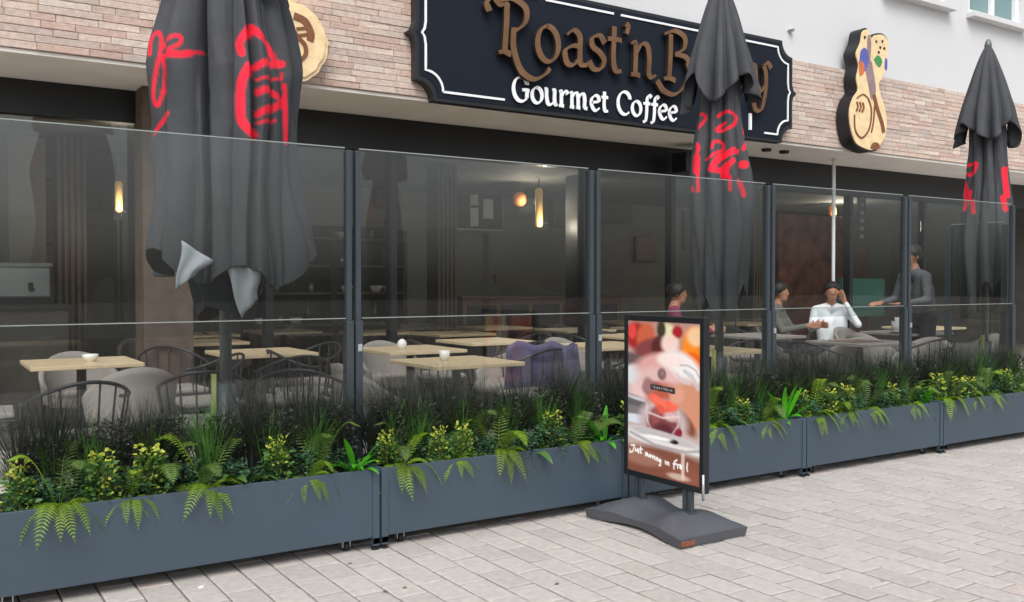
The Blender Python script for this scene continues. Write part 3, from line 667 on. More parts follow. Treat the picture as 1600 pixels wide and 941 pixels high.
# the printed poster: a grid of print colours, seen from -X; a = 0..1 left to right, b = 0..1 top to bottom
NA_, NB_ = 130, 200
def ell(a, b, cx, cy, rx, ry, rot=0, soft=.12):
    x, y = a-cx, (b-cy); c_, s_ = math.cos(R(rot)), math.sin(R(rot)); x, y = (x*c_+y*1.45*s_), (-x*s_+y*1.45*c_)
    q = math.sqrt((x/rx)**2 + (y/(ry*1.45))**2); return max(0, min(1, (1-q)/soft + .5))
SH = [ # (cx, cy, rx, ry, rot, colour, soft)
 (.5,.10,.8,.14,0,(196,160,150),.6), (.12,.10,.16,.09,0,(178,66,62),.4), (.26,.11,.13,.10,30,(206,120,92),.4), (.06,.07,.06,.05,0,(226,96,96),.5),
 (.34,.18,.26,.07,-12,(150,92,92),.4), (.45,.14,.12,.05,-30,(112,62,60),.4), (.58,.07,.14,.06,20,(226,220,190),.5), (.48,.05,.06,.06,0,(90,80,70),.6), (.70,.06,.07,.04,0,(178,58,66),.5),
 (.60,.14,.12,.06,0,(236,214,206),.5), (.92,.17,.16,.14,0,(238,158,60),.35), (.95,.08,.12,.06,0,(236,206,170),.5), (.90,.24,.12,.06,0,(232,122,34),.5),
 (.10,.27,.26,.05,10,(128,112,112),.5), (.10,.36,.18,.07,0,(222,222,226),.4), (.45,.27,.34,.07,-8,(222,178,174),.5), (.78,.29,.26,.10,20,(236,232,232),.4), (.60,.24,.18,.05,0,(240,226,222),.5),
 (.24,.46,.22,.07,0,(230,204,204),.5), (.08,.54,.24,.045,6,(124,122,126),.4), (.10,.60,.22,.035,4,(146,142,146),.5), (.14,.515,.2,.012,6,(206,204,208),.5), (.10,.65,.18,.03,0,(220,224,232),.4),
 (.44,.38,.30,.09,0,(226,196,192),.5), (.38,.44,.16,.05,0,(150,104,100),.5), (.52,.50,.24,.11,0,(196,120,104),.5), (.86,.52,.26,.16,18,(214,164,140),.4), (.80,.62,.18,.05,35,(150,104,84),.5),
 (.5,.64,.34,.14,0,(206,190,192),.3), (.50,.66,.22,.11,0,(152,96,100),.4), (.45,.52,.15,.035,25,(244,132,110),.4), (.58,.54,.14,.04,-15,(246,126,106),.4), (.50,.56,.10,.03,0,(226,120,104),.6), (.30,.42,.08,.05,40,(176,140,140),.6), (.70,.46,.10,.05,-30,(224,176,158),.6), (.62,.60,.10,.03,0,(216,190,190),.6), (.40,.61,.06,.05,0,(170,110,112),.6),
 (.52,.70,.14,.05,0,(120,72,82),.5), (.72,.69,.05,.03,0,(160,60,84),.4),
 (.5,.76,.62,.055,4,(226,224,224),.25), (.5,.735,.5,.03,4,(202,198,200),.4), (.66,.755,.06,.014,0,(60,40,50),.4), (.42,.75,.2,.012,0,(240,240,242),.5),
 (.5,.93,.8,.12,0,(150,104,88),.35), (.2,.90,.3,.05,0,(176,136,120),.6), (.8,.95,.24,.06,0,(160,110,92),.6), (.72,.97,.15,.02,0,(204,184,172),.5)]
SHL = [s[:5] + (lin(s[5]), s[6]) for s in SH]
LINES = [ # polylines in (a,b), width, colour
 ([(.74,.265),(.84,.262),(.94,.285),(.99,.33)], .006, (178,168,172)), ([(.80,.30),(.90,.33),(.97,.40)], .02, (206,202,206)), ([(.70,.33),(.76,.36),(.86,.37)], .02, (216,206,208)), ([(.40,.50),(.48,.52),(.54,.535)], .018, (240,146,126)), ([(.54,.55),(.61,.535),(.68,.55)], .018, (238,136,116)),
 ([(.29,.66),(.275,.60),(.28,.54)], .010, (222,214,214)), ([(.3,.66),(.36,.72),(.5,.735),(.62,.72),(.70,.66)], .008, (206,190,192)), ([(.71,.66),(.73,.60),(.72,.56)], .008, (220,206,204)), ([(.30,.595),(.5,.615),(.72,.59)], .009, (236,214,210)),
 ([(.78,.80),(.78,.97)], .022, (226,206,196)),
 ([(.03,.745),(.4,.80),(.8,.805),(1,.78)], .012, (176,170,172)),
]
TXT = [ # handwriting along the foot of the poster
 [(.05,.835),(.10,.83),(.07,.875),(.03,.885),(.03,.865)], [(.11,.85),(.11,.868),(.135,.862),(.14,.848),(.142,.868)], [(.165,.852),(.15,.858),(.168,.868),(.155,.876)], [(.19,.832),(.186,.872),(.2,.872)], [(.175,.848),(.215,.846)],
 [(.26,.882),(.265,.862),(.28,.882),(.285,.862),(.305,.884)], [(.325,.87),(.315,.88),(.332,.886),(.34,.874),(.325,.87)], [(.355,.872),(.365,.89),(.38,.874)], [(.395,.878),(.395,.893)], [(.415,.896),(.418,.88),(.438,.882),(.44,.9)], [(.475,.886),(.458,.89),(.465,.902),(.478,.89),(.475,.925),(.455,.925)],
 [(.545,.888),(.545,.905)], [(.565,.908),(.568,.892),(.59,.893),(.592,.91)],
 [(.70,.865),(.665,.88),(.66,.925)], [(.65,.895),(.70,.89)], [(.71,.915),(.712,.895),(.735,.893)], [(.74,.905),(.765,.9),(.75,.89),(.742,.91),(.765,.915)], [(.84,.87),(.835,.90),(.84,.92)]]
def poster_color(a, b):
    c = lin((206,188,184))
    for cx, cy, rx, ry, rot, cc, so in SHL:
        m = ell(a, b, cx, cy, rx, ry, rot, so)
        if m > 0: c = tuple(x + (y-x)*m for x, y in zip(c, cc))
    for pts, wd, cc in LINES:
        dd = min(seg_dist((a, b*1.45), (p[0], p[1]*1.45), (q[0], q[1]*1.45)) for p, q in zip(pts, pts[1:]))
        m = .85*max(0, min(1, (wd-dd)/.016+.5)); cl = lin(cc); c = tuple(x + (y-x)*m for x, y in zip(c, cl))
    # dark name plate and small round emblem
    s_ = b - .03*a
    if .33 < a < .67 and .395 < s_ < .432:
        c = lin((86,82,84))
        if .36 < a < .64 and .408 < s_ < .419 and int(a*90) % 3: c = lin((176,170,170))
    m = ell(a, b, .49, .335, .06, .038, 0, .5); c = tuple(x + (y-x)*m for x, y in zip(c, lin((150,124,124))))
    m = ell(a, b, .495, .33, .02, .012, 0, .8); c = tuple(x + (y-x)*m*.6 for x, y in zip(c, lin((190,170,170))))
    if .82 < b < .94:
        dd = min(seg_dist((a, b*1.45), (p[0], p[1]*1.45), (q[0], q[1]*1.45)) for ln in TXT for p, q in zip(ln, ln[1:]))
        m = max(0, min(1, (.0085-dd)/.005+.3)); c = tuple(x + (y-x)*m for x, y in zip(c, lin((250,246,242))))
    return tuple(min(1, max(0, x*1.12)**1.35) for x in c)
vs_, cc_, fs = [], [], []
for i in range(NB_+1):
    for j in range(NA_+1):
        a, b = j/NA_, i/NB_
        vs_.append((-.0165, PY1-.034 - a*(PY1-PY0-.068), PZ1-.034 - b*(PZ1-PZ0-.068))); cc_.append(poster_color(a, b))
for i in range(NB_):
    for j in range(NA_): q = i*(NA_+1)+j; fs.append((q, q+NA_+1, q+NA_+2, q+1))
me = bpy.data.meshes.new('poster'); me.from_pydata(vs_, [], fs); me.materials.append(M['poster']); set_colors(me, cc_); o = link('poster', me, ps)
o['label'] = 'printed poster of berries, glasses and a plate with white handwriting'

# ---------------------------------------------------------------- plants
rp = random.Random(21)
def frond_mesh(name, length, lift, droop, leaf, mat, pairs=24):
    pts = []; N = 16
    for i in range(N+1):
        s = i/N; pts.append(Vector((length*(s - .12*s*s*droop), 0, lift*math.sin(min(1, s*1.25)*math.pi*.5) * (1-.15*s) - droop*s**2.4)))
    mb = MB().tube(pts, [.0028*(1-.75*i/N) for i in range(N+1)], 4)
    for k in range(1, pairs+1):
        s = .10 + .88*k/pairs; f = s*N; i = min(N-1, int(f)); p = pts[i].lerp(pts[i+1], f-i); t = (pts[i+1]-pts[i]).normalized()
        L_ = leaf*(math.sin(math.pi*min(1, s*.88+.14))**.8)*rp.uniform(.9, 1.1) + .004
        for sg in (-1, 1):
            side = Vector((0, sg, 0)); d = (side*.92 + t*.42 + Vector((0,0,-.16))).normalized(); wd = t*(length/pairs*.46)
            q = p + d*L_; m_ = p + d*L_*.45 + Vector((0,0,.003))
            mb.add([p - wd*.5, m_ - wd, q, m_ + wd, p + wd*.5], [(0,1,3,4), (1,2,3)])
    return mb.mesh(name, mat)
def grass_mesh(name, n, h, spread, wd, mat, curl=.5):
    mb = MB()
    for _ in range(n):
        a = rp.uniform(0, 6.28); sp = spread*rp.random()**.7; H = h*rp.uniform(.6, 1.05); x0, y0 = rp.gauss(0,.018), rp.gauss(0,.018)
        dx, dy = math.cos(a), math.sin(a); w_ = wd*rp.uniform(.7, 1.2); vv = []
        for i in range(6):
            s = i/5; r = sp*s**1.6; z = H*(s - curl*(sp/max(spread,.01))*s**3*.45); ww = w_*(1-s**1.5)+.0003
            c = Vector((x0+dx*r, y0+dy*r, z)); pr = Vector((-dy, dx, 0))*ww; vv += [c-pr, c+pr]
        mb.add(vv, [(2*i,2*i+1,2*i+3,2*i+2) for i in range(5)])
    return mb.mesh(name, mat)
def leafy_mesh(name, n, rx, h, size, mat, top=True):
    mb = MB()
    for _ in range(n):
        a = rp.uniform(0, 6.28); z = h*rp.random()**.8; r = rx*rp.random()**.5*(1-.45*z/h if top else 1)
        p = Vector((r*math.cos(a), r*math.sin(a), z)); d = Vector((math.cos(a)+rp.gauss(0,.5), math.sin(a)+rp.gauss(0,.5), rp.uniform(-.3,.9))).normalized()
        s = d.cross(Vector((rp.gauss(0,1), rp.gauss(0,1), 1))).normalized(); L_ = size*rp.uniform(.6, 1.25); nn = s.cross(d)*L_*.12
        mb.add([p, p+d*L_*.5-s*L_*.33+nn, p+d*L_, p+d*L_*.5+s*L_*.33+nn, p+d*L_*.5], [(0,1,4), (1,2,4), (2,3,4), (3,0,4)])
    return mb.mesh(name, mat)
def stems_mesh(name, n, rx, h):
    mb = MB()
    for _ in range(n):
        a = rp.uniform(0, 6.28); r = rx*rp.random(); mb.tube([(0,0,0), (r*.4*math.cos(a), r*.4*math.sin(a), h*.5), (r*math.cos(a), r*math.sin(a), h*rp.uniform(.75,1))], [.003,.0025,.0015], 5)
    return mb.mesh(name, M['stem'])
def blade_leaf_mesh(name, L_, wd, lift, droop, mat):
    N = 10; vv = []; ff = []
    for i in range(N+1):
        s = i/N; c = Vector((L_*s*(1-.15*droop*s), 0, lift*s - droop*s**2.2)); ww = wd*math.sin(math.pi*(s*.93+.05))**.8*(1 if s > .2 else .35+s*3)
        vv += [c+Vector((0,-ww,.25*ww)), c, c+Vector((0,ww,.25*ww))]
    for i in range(N): ff += [(3*i,3*i+1,3*i+4,3*i+3), (3*i+1,3*i+2,3*i+5,3*i+4)]
    return MB().add(vv, ff).mesh(name, mat, True)
FR = {m: [frond_mesh('frond', .28, .15, .24, .062, M[m]), frond_mesh('frond', .25, .12, .22, .052, M[m]), frond_mesh('frond', .28, .24, .10, .062, M[m]), frond_mesh('frond', .2, .33, .02, .062, M[m])] for m in ('fern', 'fern_dk')}
GR = {'green': [grass_mesh('blades', 150, .44, .26, .0044, M['grass']) for _ in range(3)], 'dark': [grass_mesh('blades', 260, .54, .27, .0024, M['grass_dk'], .4) for _ in range(3)]}
YL = [leafy_mesh('leaves', 110, .075, .24, .026, M['yellowleaf']) for _ in range(3)]
YG = [leafy_mesh('under_leaves', 150, .09, .2, .032, M['broad']) for _ in range(3)]
BU = [leafy_mesh('leaves', 420, .14, .15, .024, M['bush']) for _ in range(3)]
DK = [leafy_mesh('leaves', 700, .14, .38, .024, M['grass_dk']) for _ in range(3)]
BR = [blade_leaf_mesh('leaf', .22, .021, .26, .06, M['bright']), blade_leaf_mesh('leaf', .2, .019, .17, .12, M['bright'])]
BD = [blade_leaf_mesh('leaf', .26, .026, .24, .16, M['broad']), blade_leaf_mesh('leaf', .24, .024, .14, .16, M['broad'])]
ST = [stems_mesh('stems', 9, .06, .2) for _ in range(2)]
ZS = RIM - .046
counts = {}
ORDW = ['first', 'second', 'third', 'fourth', 'fifth', 'sixth', 'seventh', 'eighth', 'ninth', 'tenth', 'eleventh', 'twelfth']
def plant(kind, desc, cat, unit, x, y, group):
    k = counts.get((unit, desc), 0); counts[(unit, desc)] = k+1
    return thing(kind, f'{desc}, {ORDW[k]} from left, {PL_PLACE[unit]}', cat, (x, PLY+y, ZS), rp.uniform(-.2, .2), group)
def fern(u, x, y, dark=False, big=1.0):
    t = plant('fern', 'dark upright fern' if dark else 'yellow-green fern drooping over the rim', 'fern', u, x, y, 'ferns in the planters')
    angs = [-160,-128,-105,-84,-60,-38,-15] if not dark else [-140,-60]
    for a in angs:
        me = FR['fern_dk' if dark else 'fern'][rp.choice([0,0,1])]; s = .84*big*rp.uniform(.8, 1.1)
        link('frond', me, t, rot=(rp.gauss(0,.15), rp.gauss(0,.08), R(a+rp.uniform(-10,10))), scale=(s,s,s))
    for a in ([20,160,-100] if not dark else [30,90,150,-100,-20]):
        me = FR['fern_dk'][rp.choice([2,3])] if rp.random() < .5 or dark else FR['fern'][rp.choice([2,3])]; s = big*rp.uniform(.85, 1.1)
        link('frond', me, t, rot=(rp.gauss(0,.15), rp.gauss(0,.1), R(a+rp.uniform(-18,18))), scale=(s,s,s))
def one(kind, desc, cat, u, x, y, meshes, s, group):
    t = plant(kind, desc, cat, u, x, y, group); rz = rp.uniform(0, 6.28)
    for me in meshes: link(me.name.split('.')[0], me, t, rot=(0,0,rz), scale=(s,s,s))
def rosette(kind, desc, u, x, y, meshes, n, s):
    t = plant(kind, desc, 'plant', u, x, y, 'broad-leaved plants in the planters')
    for k in range(n):
        q = s*rp.uniform(.75, 1.1); link('leaf', rp.choice(meshes), t, rot=(rp.gauss(0,.2), rp.gauss(0,.2), 6.283*k/n+rp.uniform(-.3,.3)), scale=(q,q,q))
for u in range(5):
    x0, x1 = JX[u], JX[u+1]; f = (x1-x0)/1.68
    X = lambda o_: x0 + .04 + (o_*f if u else o_ + .17)
    j = lambda s_: rp.uniform(-s_, s_)
    fs_ = []
    fern(u, X(.12)+j(.02), .10, big=1.05); fern(u, X(.45)+j(.03), .09, big=.72); fern(u, X(.77)+j(.03), .12, big=1.0); fern(u, X(1.30)+j(.03), .10, big=.8)
    fern(u, X(.60)+j(.03), .2, dark=True, big=1.0); fern(u, X(1.40)+j(.04), .16, dark=True, big=1.0)
    for o_, y in ((-.01,.12), (.33,.09), (.52,.10), (1.12,.12)):
        k = rp.randrange(3); one('variegated_shrub', 'small shrub with pale yellow leaves', 'shrub', u, max(X(o_)+j(.03), x0+.09), y, [YL[k], YG[k], ST[k % 2]], rp.uniform(.85, 1.1), 'yellow-leaved shrubs in the planters')
    for o_ in (.05, .26, .46, .66, .90, 1.08, 1.26, 1.46):
        one('low_bush', 'low dark green small-leaved bush', 'bush', u, max(X(o_)+j(.04), x0+.1), .09+rp.random()*.1, [rp.choice(BU)], rp.uniform(.8, 1.05), 'low bushes in the planters')
    rosette('broad_leaved_plant', 'dark green broad-leaved rosette', u, X(.43), .2, BD, 8, .95); rosette('broad_leaved_plant', 'dark green broad-leaved rosette', u, X(.97), .17, BD, 8, 1.0)
    rosette('bright_plant', 'bright green upright leafy plant', u, min(X(1.56), x1-.1), .11, BR, 13, 1.0)
    for o_ in (.14, .33, .60, .86, 1.12, 1.40):
        one('grass_tuft', 'green spiky grass tuft', 'grass tuft', u, X(o_)+j(.04), .25+j(.02), [rp.choice(GR['green'])], rp.uniform(.88, 1.08), 'grass tufts in the planters')
    for o_ in (.02, .16, .26, .46, .56, .7, .98, 1.06, 1.28, 1.36, 1.52):
        one('dark_grass_tuft', 'dark wispy grass tuft against the glass', 'grass tuft', u, max(X(o_)+j(.03), x0+.08), .28+j(.015), [rp.choice(GR['dark'])], rp.uniform(.9, 1.1), 'grass tufts in the planters')
    for o_ in (.08, .38, .64, .92, 1.22, 1.50):
        one('dark_shrub', 'dark small-leaved shrub at the back', 'shrub', u, X(o_)+j(.04), .24, [rp.choice(DK)], rp.uniform(.8, 1.0), 'dark shrubs in the planters')

# ---------------------------------------------------------------- terrace furniture
D = .1
def table_proto(label, x, y, z=D, top=M['wood'], s=.70):
    t = thing('cafe_table', label, 'table', (x, y, z), 0, 'square cafe tables')
    h = s/2
    MB().box(-h,h,-h,h,.725,.752).build('table_top', top, t, bevel=.004)
    MB().tube([(0,0,.03),(0,0,.725)], .032, 12).build('column', M['rod'], t, smooth=True)
    for a in range(4):
        c_, s_ = math.cos(a*math.pi/2+.785), math.sin(a*math.pi/2+.785)
        MB().tube([(c_*.03,s_*.03,.05),(c_*.34,s_*.34,.016)], [.02,.014], 8).build('foot', M['rod'], t)
    return t
TB = [(1.0,7.05,'pale wooden table behind the leftmost glass, below the warm lamp',0), (3.50,6.95,'pale wooden table second row, beside the first tall post',0), (3.22,5.68,'pale wooden table nearest the glass left of the lilac jacket',0),
      (5.2,6.45,'pale table top just left of the poster stand',0), (5.55,5.55,'table behind the poster stand and the middle umbrella',0), (7.45,6.75,'table in front of the man in white shirt',1), (7.45,5.5,'table with brown mat near the glass right of the fourth post',1), (9.35,6.3,'farthest right table beyond the standing person',1),
      (3.6,10.4,'wooden table inside the shop seen right of the large umbrella',0), (6.1,9.8,'wooden table inside the shop above the lilac jacket',0), (8.6,10.2,'table deep inside the shop on the right',0)]
for x, y, l, k in TB: table_proto(l, x, y, top=M['wood'] if not k else M['shell'])
for k, (x, y) in enumerate(sorted([(.1,8.75),(2.3,8.9),(2.35,7.3),(4.6,7.55),(5.0,8.9),(6.35,7.45),(6.6,8.8),(7.6,8.6),(9.6,8.9),(10.6,6.9),(4.45,9.6),(2.6,10.2)], key=across)):
    table_proto(f'pale table in the back rows behind the glass, {ORDW[k]} of twelve from the left', x, y)
def shell_chair(label, x, y, rz, mat=None):
    t = thing('tub_chair', label, 'chair', (x, y, D), rz, 'upholstered tub chairs')
    mat = mat or M['shell']; vv, ff = [], []; N, K = 22, 8
    for lay, off in ((0, 0), (1, .035)):
        for i in range(N+1):
            a = R(-20 + 220*i/N); e = math.sin(math.pi*i/N)
            for k in range(K+1):
                s = k/K; h = .40 + (.13 + .24*e**1.3)*s; r = (.225+off) + .03*s
                vv.append((r*math.cos(a), r*math.sin(a)*.98, h))
    W_ = K+1; A = (N+1)*W_
    for i in range(N):
        for k in range(K):
            q = i*W_+k; ff += [(q,q+1,q+W_+1,q+W_), (A+q,A+q+W_,A+q+W_+1,A+q+1)]
        q = i*W_+K; ff.append((q,A+q,A+q+W_,q+W_)); q = i*W_; ff.append((q,q+W_,A+q+W_,A+q))
    for i in (0, N):
        for k in range(K): q = i*W_+k; ff.append((q,q+1,A+q+1,A+q))
    MB().add(vv, ff).build('backrest', mat, t, smooth=True)
    MB().lathe([(.02,.38),(.22,.38),(.245,.41),(.24,.455),(.2,.47),(.02,.472)], 24).build('seat', mat, t, smooth=True)
    for sx in (-1,1):
        for sy in (-1,1): MB().tube([(sx*.15,sy*.15,.39),(sx*.22,sy*.22,0)], [.014,.010], 8).build('leg', M['rod'], t)
    return t
def rod_chair(label, x, y, rz):
    t = thing('rod_armchair', label, 'chair', (x, y, D), rz, 'dark rod armchairs')
    hoop = [(.27*math.cos(R(-15+210*i/20)), .25*math.sin(R(-15+210*i/20)), .66+.12*math.sin(math.pi*i/20)**2) for i in range(21)]
    MB().tube(hoop, .011, 8).build('arm_hoop', M['rod'], t, smooth=True)
    for i in range(1, 20, 2):
        p = hoop[i]; MB().tube([p, (p[0]*.85, p[1]*.85, .43)], .006, 6).build('spindle', M['rod'], t)
    MB().box(-.23,.23,-.23,.22,.41,.432).build('seat_frame', M['rod'], t, bevel=.008)
    MB().box(-.215,.215,-.22,.2,.4325,.475).build('cushion', M['shell'], t, bevel=.015)
    for sx in (-1,1):
        for sy in (-1,1): MB().tube([(sx*.2,sy*.19,.415),(sx*.235,sy*.235,0)], [.012,.010], 8).build('leg', M['rod'], t)
    return t
# backrest is on local +Y side: rz=0 sits behind the table facing the street
for k, (x, y, r_) in enumerate(sorted([(1.9,9.2,.4),(2.9,10.1,1.6),(4.4,10.5,-1.5),(5.3,9.2,2.9),(5.5,9.9,1.4),(7.2,9.6,.3),(7.9,9.2,3.0),(9.4,10.1,-1.5),(8.6,10.9,0),(6.0,10.4,.2)], key=across)):
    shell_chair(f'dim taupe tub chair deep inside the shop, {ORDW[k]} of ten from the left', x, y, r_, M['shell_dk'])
SC = [(1.08,7.62,.1,'pale tub chair on the far side of the leftmost table'), (1.2,6.42,3.2,'pale tub chair on the near side of the leftmost table'), (3.62,7.56,0,'pale tub chair behind the second row table by the first post'), (4.25,6.7,-1.5,'pale tub chair at right end of the second row table'),
      (2.62,5.75,1.6,'pale tub chair left of the nearest table, right of the first post'), (5.3,7.1,.1,'pale tub chair behind the table left of the poster stand'), (5.95,6.5,-1.5,'pale tub chair behind the poster stand top edge'), (6.72,6.75,1.5,'pale tub chair left of the table of the man in white'),
      (7.9,6.05,3.0,'pale tub chair with its back to the street, before the man in white'), (8.15,5.35,-1.5,'pale tub chair right of the table with the brown mat'), (8.7,6.25,1.55,'pale tub chair left of the farthest right table'), (9.5,5.65,3.2,'pale tub chair near the right side screen'), (9.4,6.95,0,'pale tub chair behind the farthest right table'),
      (3.7,11.0,0,'tub chair inside the shop behind the wooden table'), (6.7,9.9,-1.5,'tub chair inside the shop at the wooden table')]
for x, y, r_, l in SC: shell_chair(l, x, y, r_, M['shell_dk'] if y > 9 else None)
RC = [(.35,6.9,1.5,'dark rod armchair at the picture edge left of the leftmost table'), (1.78,6.75,-1.5,'dark rod armchair under the large umbrella, right of the leftmost table'), (2.05,5.55,2.6,'dark rod armchair behind the plants right of the umbrella mast'), (.75,5.5,3.3,'dark rod armchair low behind the plants at far left'),
      (2.55,6.95,1.5,'dark rod armchair left of the second row table'), (4.02,5.85,-1.4,'dark rod armchair under the lilac jacket'), (4.75,5.4,2.8,'dark rod armchair left of the second post behind the grass'), (6.75,5.4,1.6,'dark rod armchair left of the table with the brown mat'), (8.05,4.98+.25,2.9,'dark spindle armchair right of the fifth post near the glass')]
for x, y, r_, l in RC: rod_chair(l, x, y, r_)
for k, (x, y, r_) in enumerate(sorted([(.05,7.55,.2),(1.5,5.75,2.9),(1.75,7.65,.1),(2.85,7.55,-1.3),(2.35,6.55,3.1),(4.05,7.55,1.5),(4.6,6.95,3.2),(5.2,7.75,-1.4),(5.75,7.4,1.5),(6.35,6.85,3.0),(6.2,5.75,-1.2),(8.0,7.4,.2)], key=across)):
    rod_chair(f'dark rod armchair in the middle rows of tables, {ORDW[k]} of twelve from the left', x, y, r_)
# lilac jacket over the back of a rod chair
vv, ff = [], []; N, K = 18, 14
for i in range(N+1):
    for k in range(K+1):
        s = k/K; a = R(-5+190*i/N); dr = .035*abs(math.sin(5*s+i*.6))*s + .012*math.sin(i*1.7); r_ = .305+.02*math.sin(math.pi*s)+dr
        zz = .82 - .62*s + .02*math.sin(i*1.3) - .08*math.sin(math.pi*i/N)*s
        vv.append((r_*math.cos(a)*1.02, r_*math.sin(a), zz))
for i in range(N):
    for k in range(K): q = i*(K+1)+k; ff.append((q,q+1,q+K+2,q+K+1))
o = MB().add(vv, ff).build('jacket', M['lilac'], None, smooth=True, loc=(4.02,5.85,D)); o.rotation_euler = (0,0,-1.4)
so = o.modifiers.new('cloth', 'SOLIDIFY'); so.thickness = .018; tag(o, 'lilac jacket hung over a dark armchair between the first two posts', 'jacket')
def small(name, label, cat, x, y, mb, mat): tag(mb.build(name, mat, None, smooth=True, loc=(x, y, D+.7525)), label, cat)
small('ashtray', 'small white bowl on the leftmost table', 'bowl', 1.05, 7.0, MB().lathe([(.03,0),(.05,.03),(.055,.05),(.048,.05),(.03,.015)], 20), M['ceramic'])
small('sugar_pot', 'small white pot on the second row table by the first post', 'pot', 3.4, 6.9, MB().lathe([(.035,0),(.04,.05),(.03,.07),(.01,.085)], 20), M['ceramic'])
small('cup', 'white cup on the nearest table left of the lilac jacket', 'cup', 3.15, 5.72, MB().lathe([(.02,0),(.035,.03),(.04,.07),(.036,.07),(.02,.012)], 20), M['ceramic'])
small('plate', 'white plate on the farthest right table', 'plate', 9.1, 6.2, MB().lathe([(.06,0),(.12,.015),(.125,.02),(.06,.01)], 24), M['ceramic'])
small('napkin_box', 'white napkin holder on the table beyond the fifth post', 'napkin holder', 9.3, 6.35, MB().box(-.09,.09,-.04,.04,0,.12).add([(-.09,-.01,.12),(.09,-.01,.12),(.08,.01,.16),(-.08,.01,.16)],[(0,1,2,3)]), M['ceramic'])
tag(MB().box(-.2,.2,-.16,.16,0,.006).build('table_mat', M['wood_dk'], None, loc=(7.4,5.5,D+.7525), bevel=.002), 'brown mat on the table near the glass', 'table mat')

# ---------------------------------------------------------------- shop fittings inside
ct = thing('service_counter', 'grey counter inside the shop at far left', 'counter', (.2, 9.2, .1))
MB().box(-1.4,1.0,0,.6,0,1.06).build('body', M['shell_dk'], ct); MB().box(-1.45,1.05,-.04,.64,1.061,1.10).build('worktop', M['rod'], ct, bevel=.005)
tag(MB().box(-.16,.16,-.1,.1,0,.26).add([(-.08,-.101,.06),(.08,-.101,.06),(.08,-.101,.2),(-.08,-.101,.2)],[(0,1,2,3)]).build('cake_box', M['pink'], None, loc=(.15,9.4,1.2)), 'pink box standing on the counter at far left', 'box')
pn = tag(MB().box(-.16,.16,0,.08,0,2.7).build('wall_panel', M['shell_dk'], None, loc=(.95,9.95,.1), bevel=.01), 'pale upright panel inside the shop at far left', 'panel')
sh = thing('bottle_shelf', 'dark shelf unit of bottles and glasses between the first two posts', 'shelf', (4.6, 11.2, .1))
for z in (.3,.75,1.15,1.5,1.85): MB().box(-1.1,1.0,0,.34,z,z+.03).build('shelf_board', M['wood_dk'], sh)
for x in (-1.1,-.05,.97): MB().box(x-.03,x+.03,.0,.35,0,2.0).build('upright', M['rod'], sh)
MB().box(-1.13,1.03,.351,.38,0,2.05).build('back_board', M['rod'], sh)
bm_ = [MB().lathe([(.035,0),(.037,.16),(.014,.21),(.013,.28),(.002,.282)], 12).mesh('bottle', M['bottle'], True), MB().lathe([(.05,0),(.08,.05),(.085,.08),(.07,.08),(.02,.02)], 14).mesh('bowl', M['ceramic'], True), MB().lathe([(.03,0),(.032,.11),(.026,.11),(.024,.01)], 12).mesh('glass', M['alu'], True)]
nm = ['bottle','bowl','glass']; lb = ['green bottle','white bowl','steel tumbler']; SHN = {.78:'lowest', 1.18:'third', 1.53:'second', 1.88:'top'}
for z in (.78,1.18,1.53,1.88):
    nth = 0
    for k in range(9):
        q = rp.choice([0,0,1,2]); x = -.95+k*.215+rp.uniform(-.04,.04)
        if abs(x+.05) < .1: continue
        nth += 1
        tag(link(nm[q], bm_[q], None, loc=(4.6+x, 11.32+rp.uniform(-.06,.06), .1+z+.0005)), f'{lb[q]}, {ORDW[nth-1]} piece from the left on the {SHN[z]} shelf board', nm[q], ['shelf bottles','shelf bowls','shelf tumblers'][q])
nb_ = thing('notice_board', 'black framed notice board with pale sheets on the back wall', 'notice board', (px(745,320,13.85).x, 13.86, 0)); zc = px(745,320,13.85).z
MB().box(-.5,.5,-.03,.03,zc-.42,zc+.42).build('board', M['black'], nb_)
MB().box(-.52,.52,-.045,-.031,zc-.45,zc-.421).box(-.52,.52,-.045,-.031,zc+.421,zc+.45).box(-.52,-.501,-.045,-.031,zc-.42,zc+.42).box(.501,.52,-.045,-.031,zc-.42,zc+.42).build('frame', M['alu'], nb_)
for a, b, c, d in ((-.14,.02,-.02,.34),(-.14,.02,-.38,-.06),(.12,.32,-.24,.1)): MB().box(a,b,-.036,-.0305,zc+c,zc+d).build('sheet', M['ceramic'], nb_)
for k, (u, y, w_, h_, mt) in enumerate([(60,330,.7,.9,'wood_dk'), (130,300,.5,.5,'shell_dk'), (610,310,.5,.35,'shell_dk'), (880,330,.5,.6,'wood_dk'), (960,330,.9,.5,'shell_dk'), (1010,390,.5,.5,'wood_dk'), (1090,360,.7,.8,'rod')]):
    q = px(u, y, 13.8); f_ = thing('wall_picture', f'{ORDW[k]} framed picture from the left on the dim back wall of the shop', 'picture', (q.x, 13.86, q.z), 0, 'pictures on the back wall')
    MB().box(-w_/2,w_/2,-.03,.03,-h_/2,h_/2).build('frame', M['rod'], f_, bevel=.006); MB().box(-w_/2+.04,w_/2-.04,-.036,-.031,-h_/2+.04,h_/2-.04).build('picture_sheet', M[mt], f_)
cm = thing('coffee_machine', 'steel coffee machine on the grey counter at far left', 'coffee machine', (-.1+.85, 9.5, 1.2))
MB().box(-.32,.32,-.2,.24,.06,.34).box(-.34,.34,-.22,.25,.34,.38).build('body', M['alu'], cm, bevel=.02); MB().box(-.32,.32,-.26,.2,0,.058).build('drip_tray', M['rod'], cm)
for x in (-.16,.16): MB().tube([(x,-.21,.2),(x,-.21,.14),(x,-.34,.14)], .02, 8).build('group_handle', M['rod'], cm)
bb = thing('back_bar', 'long dark bar cabinet inside the shop under the amber lamp', 'bar', (px(850,442,12.2).x, 12.2, .1))
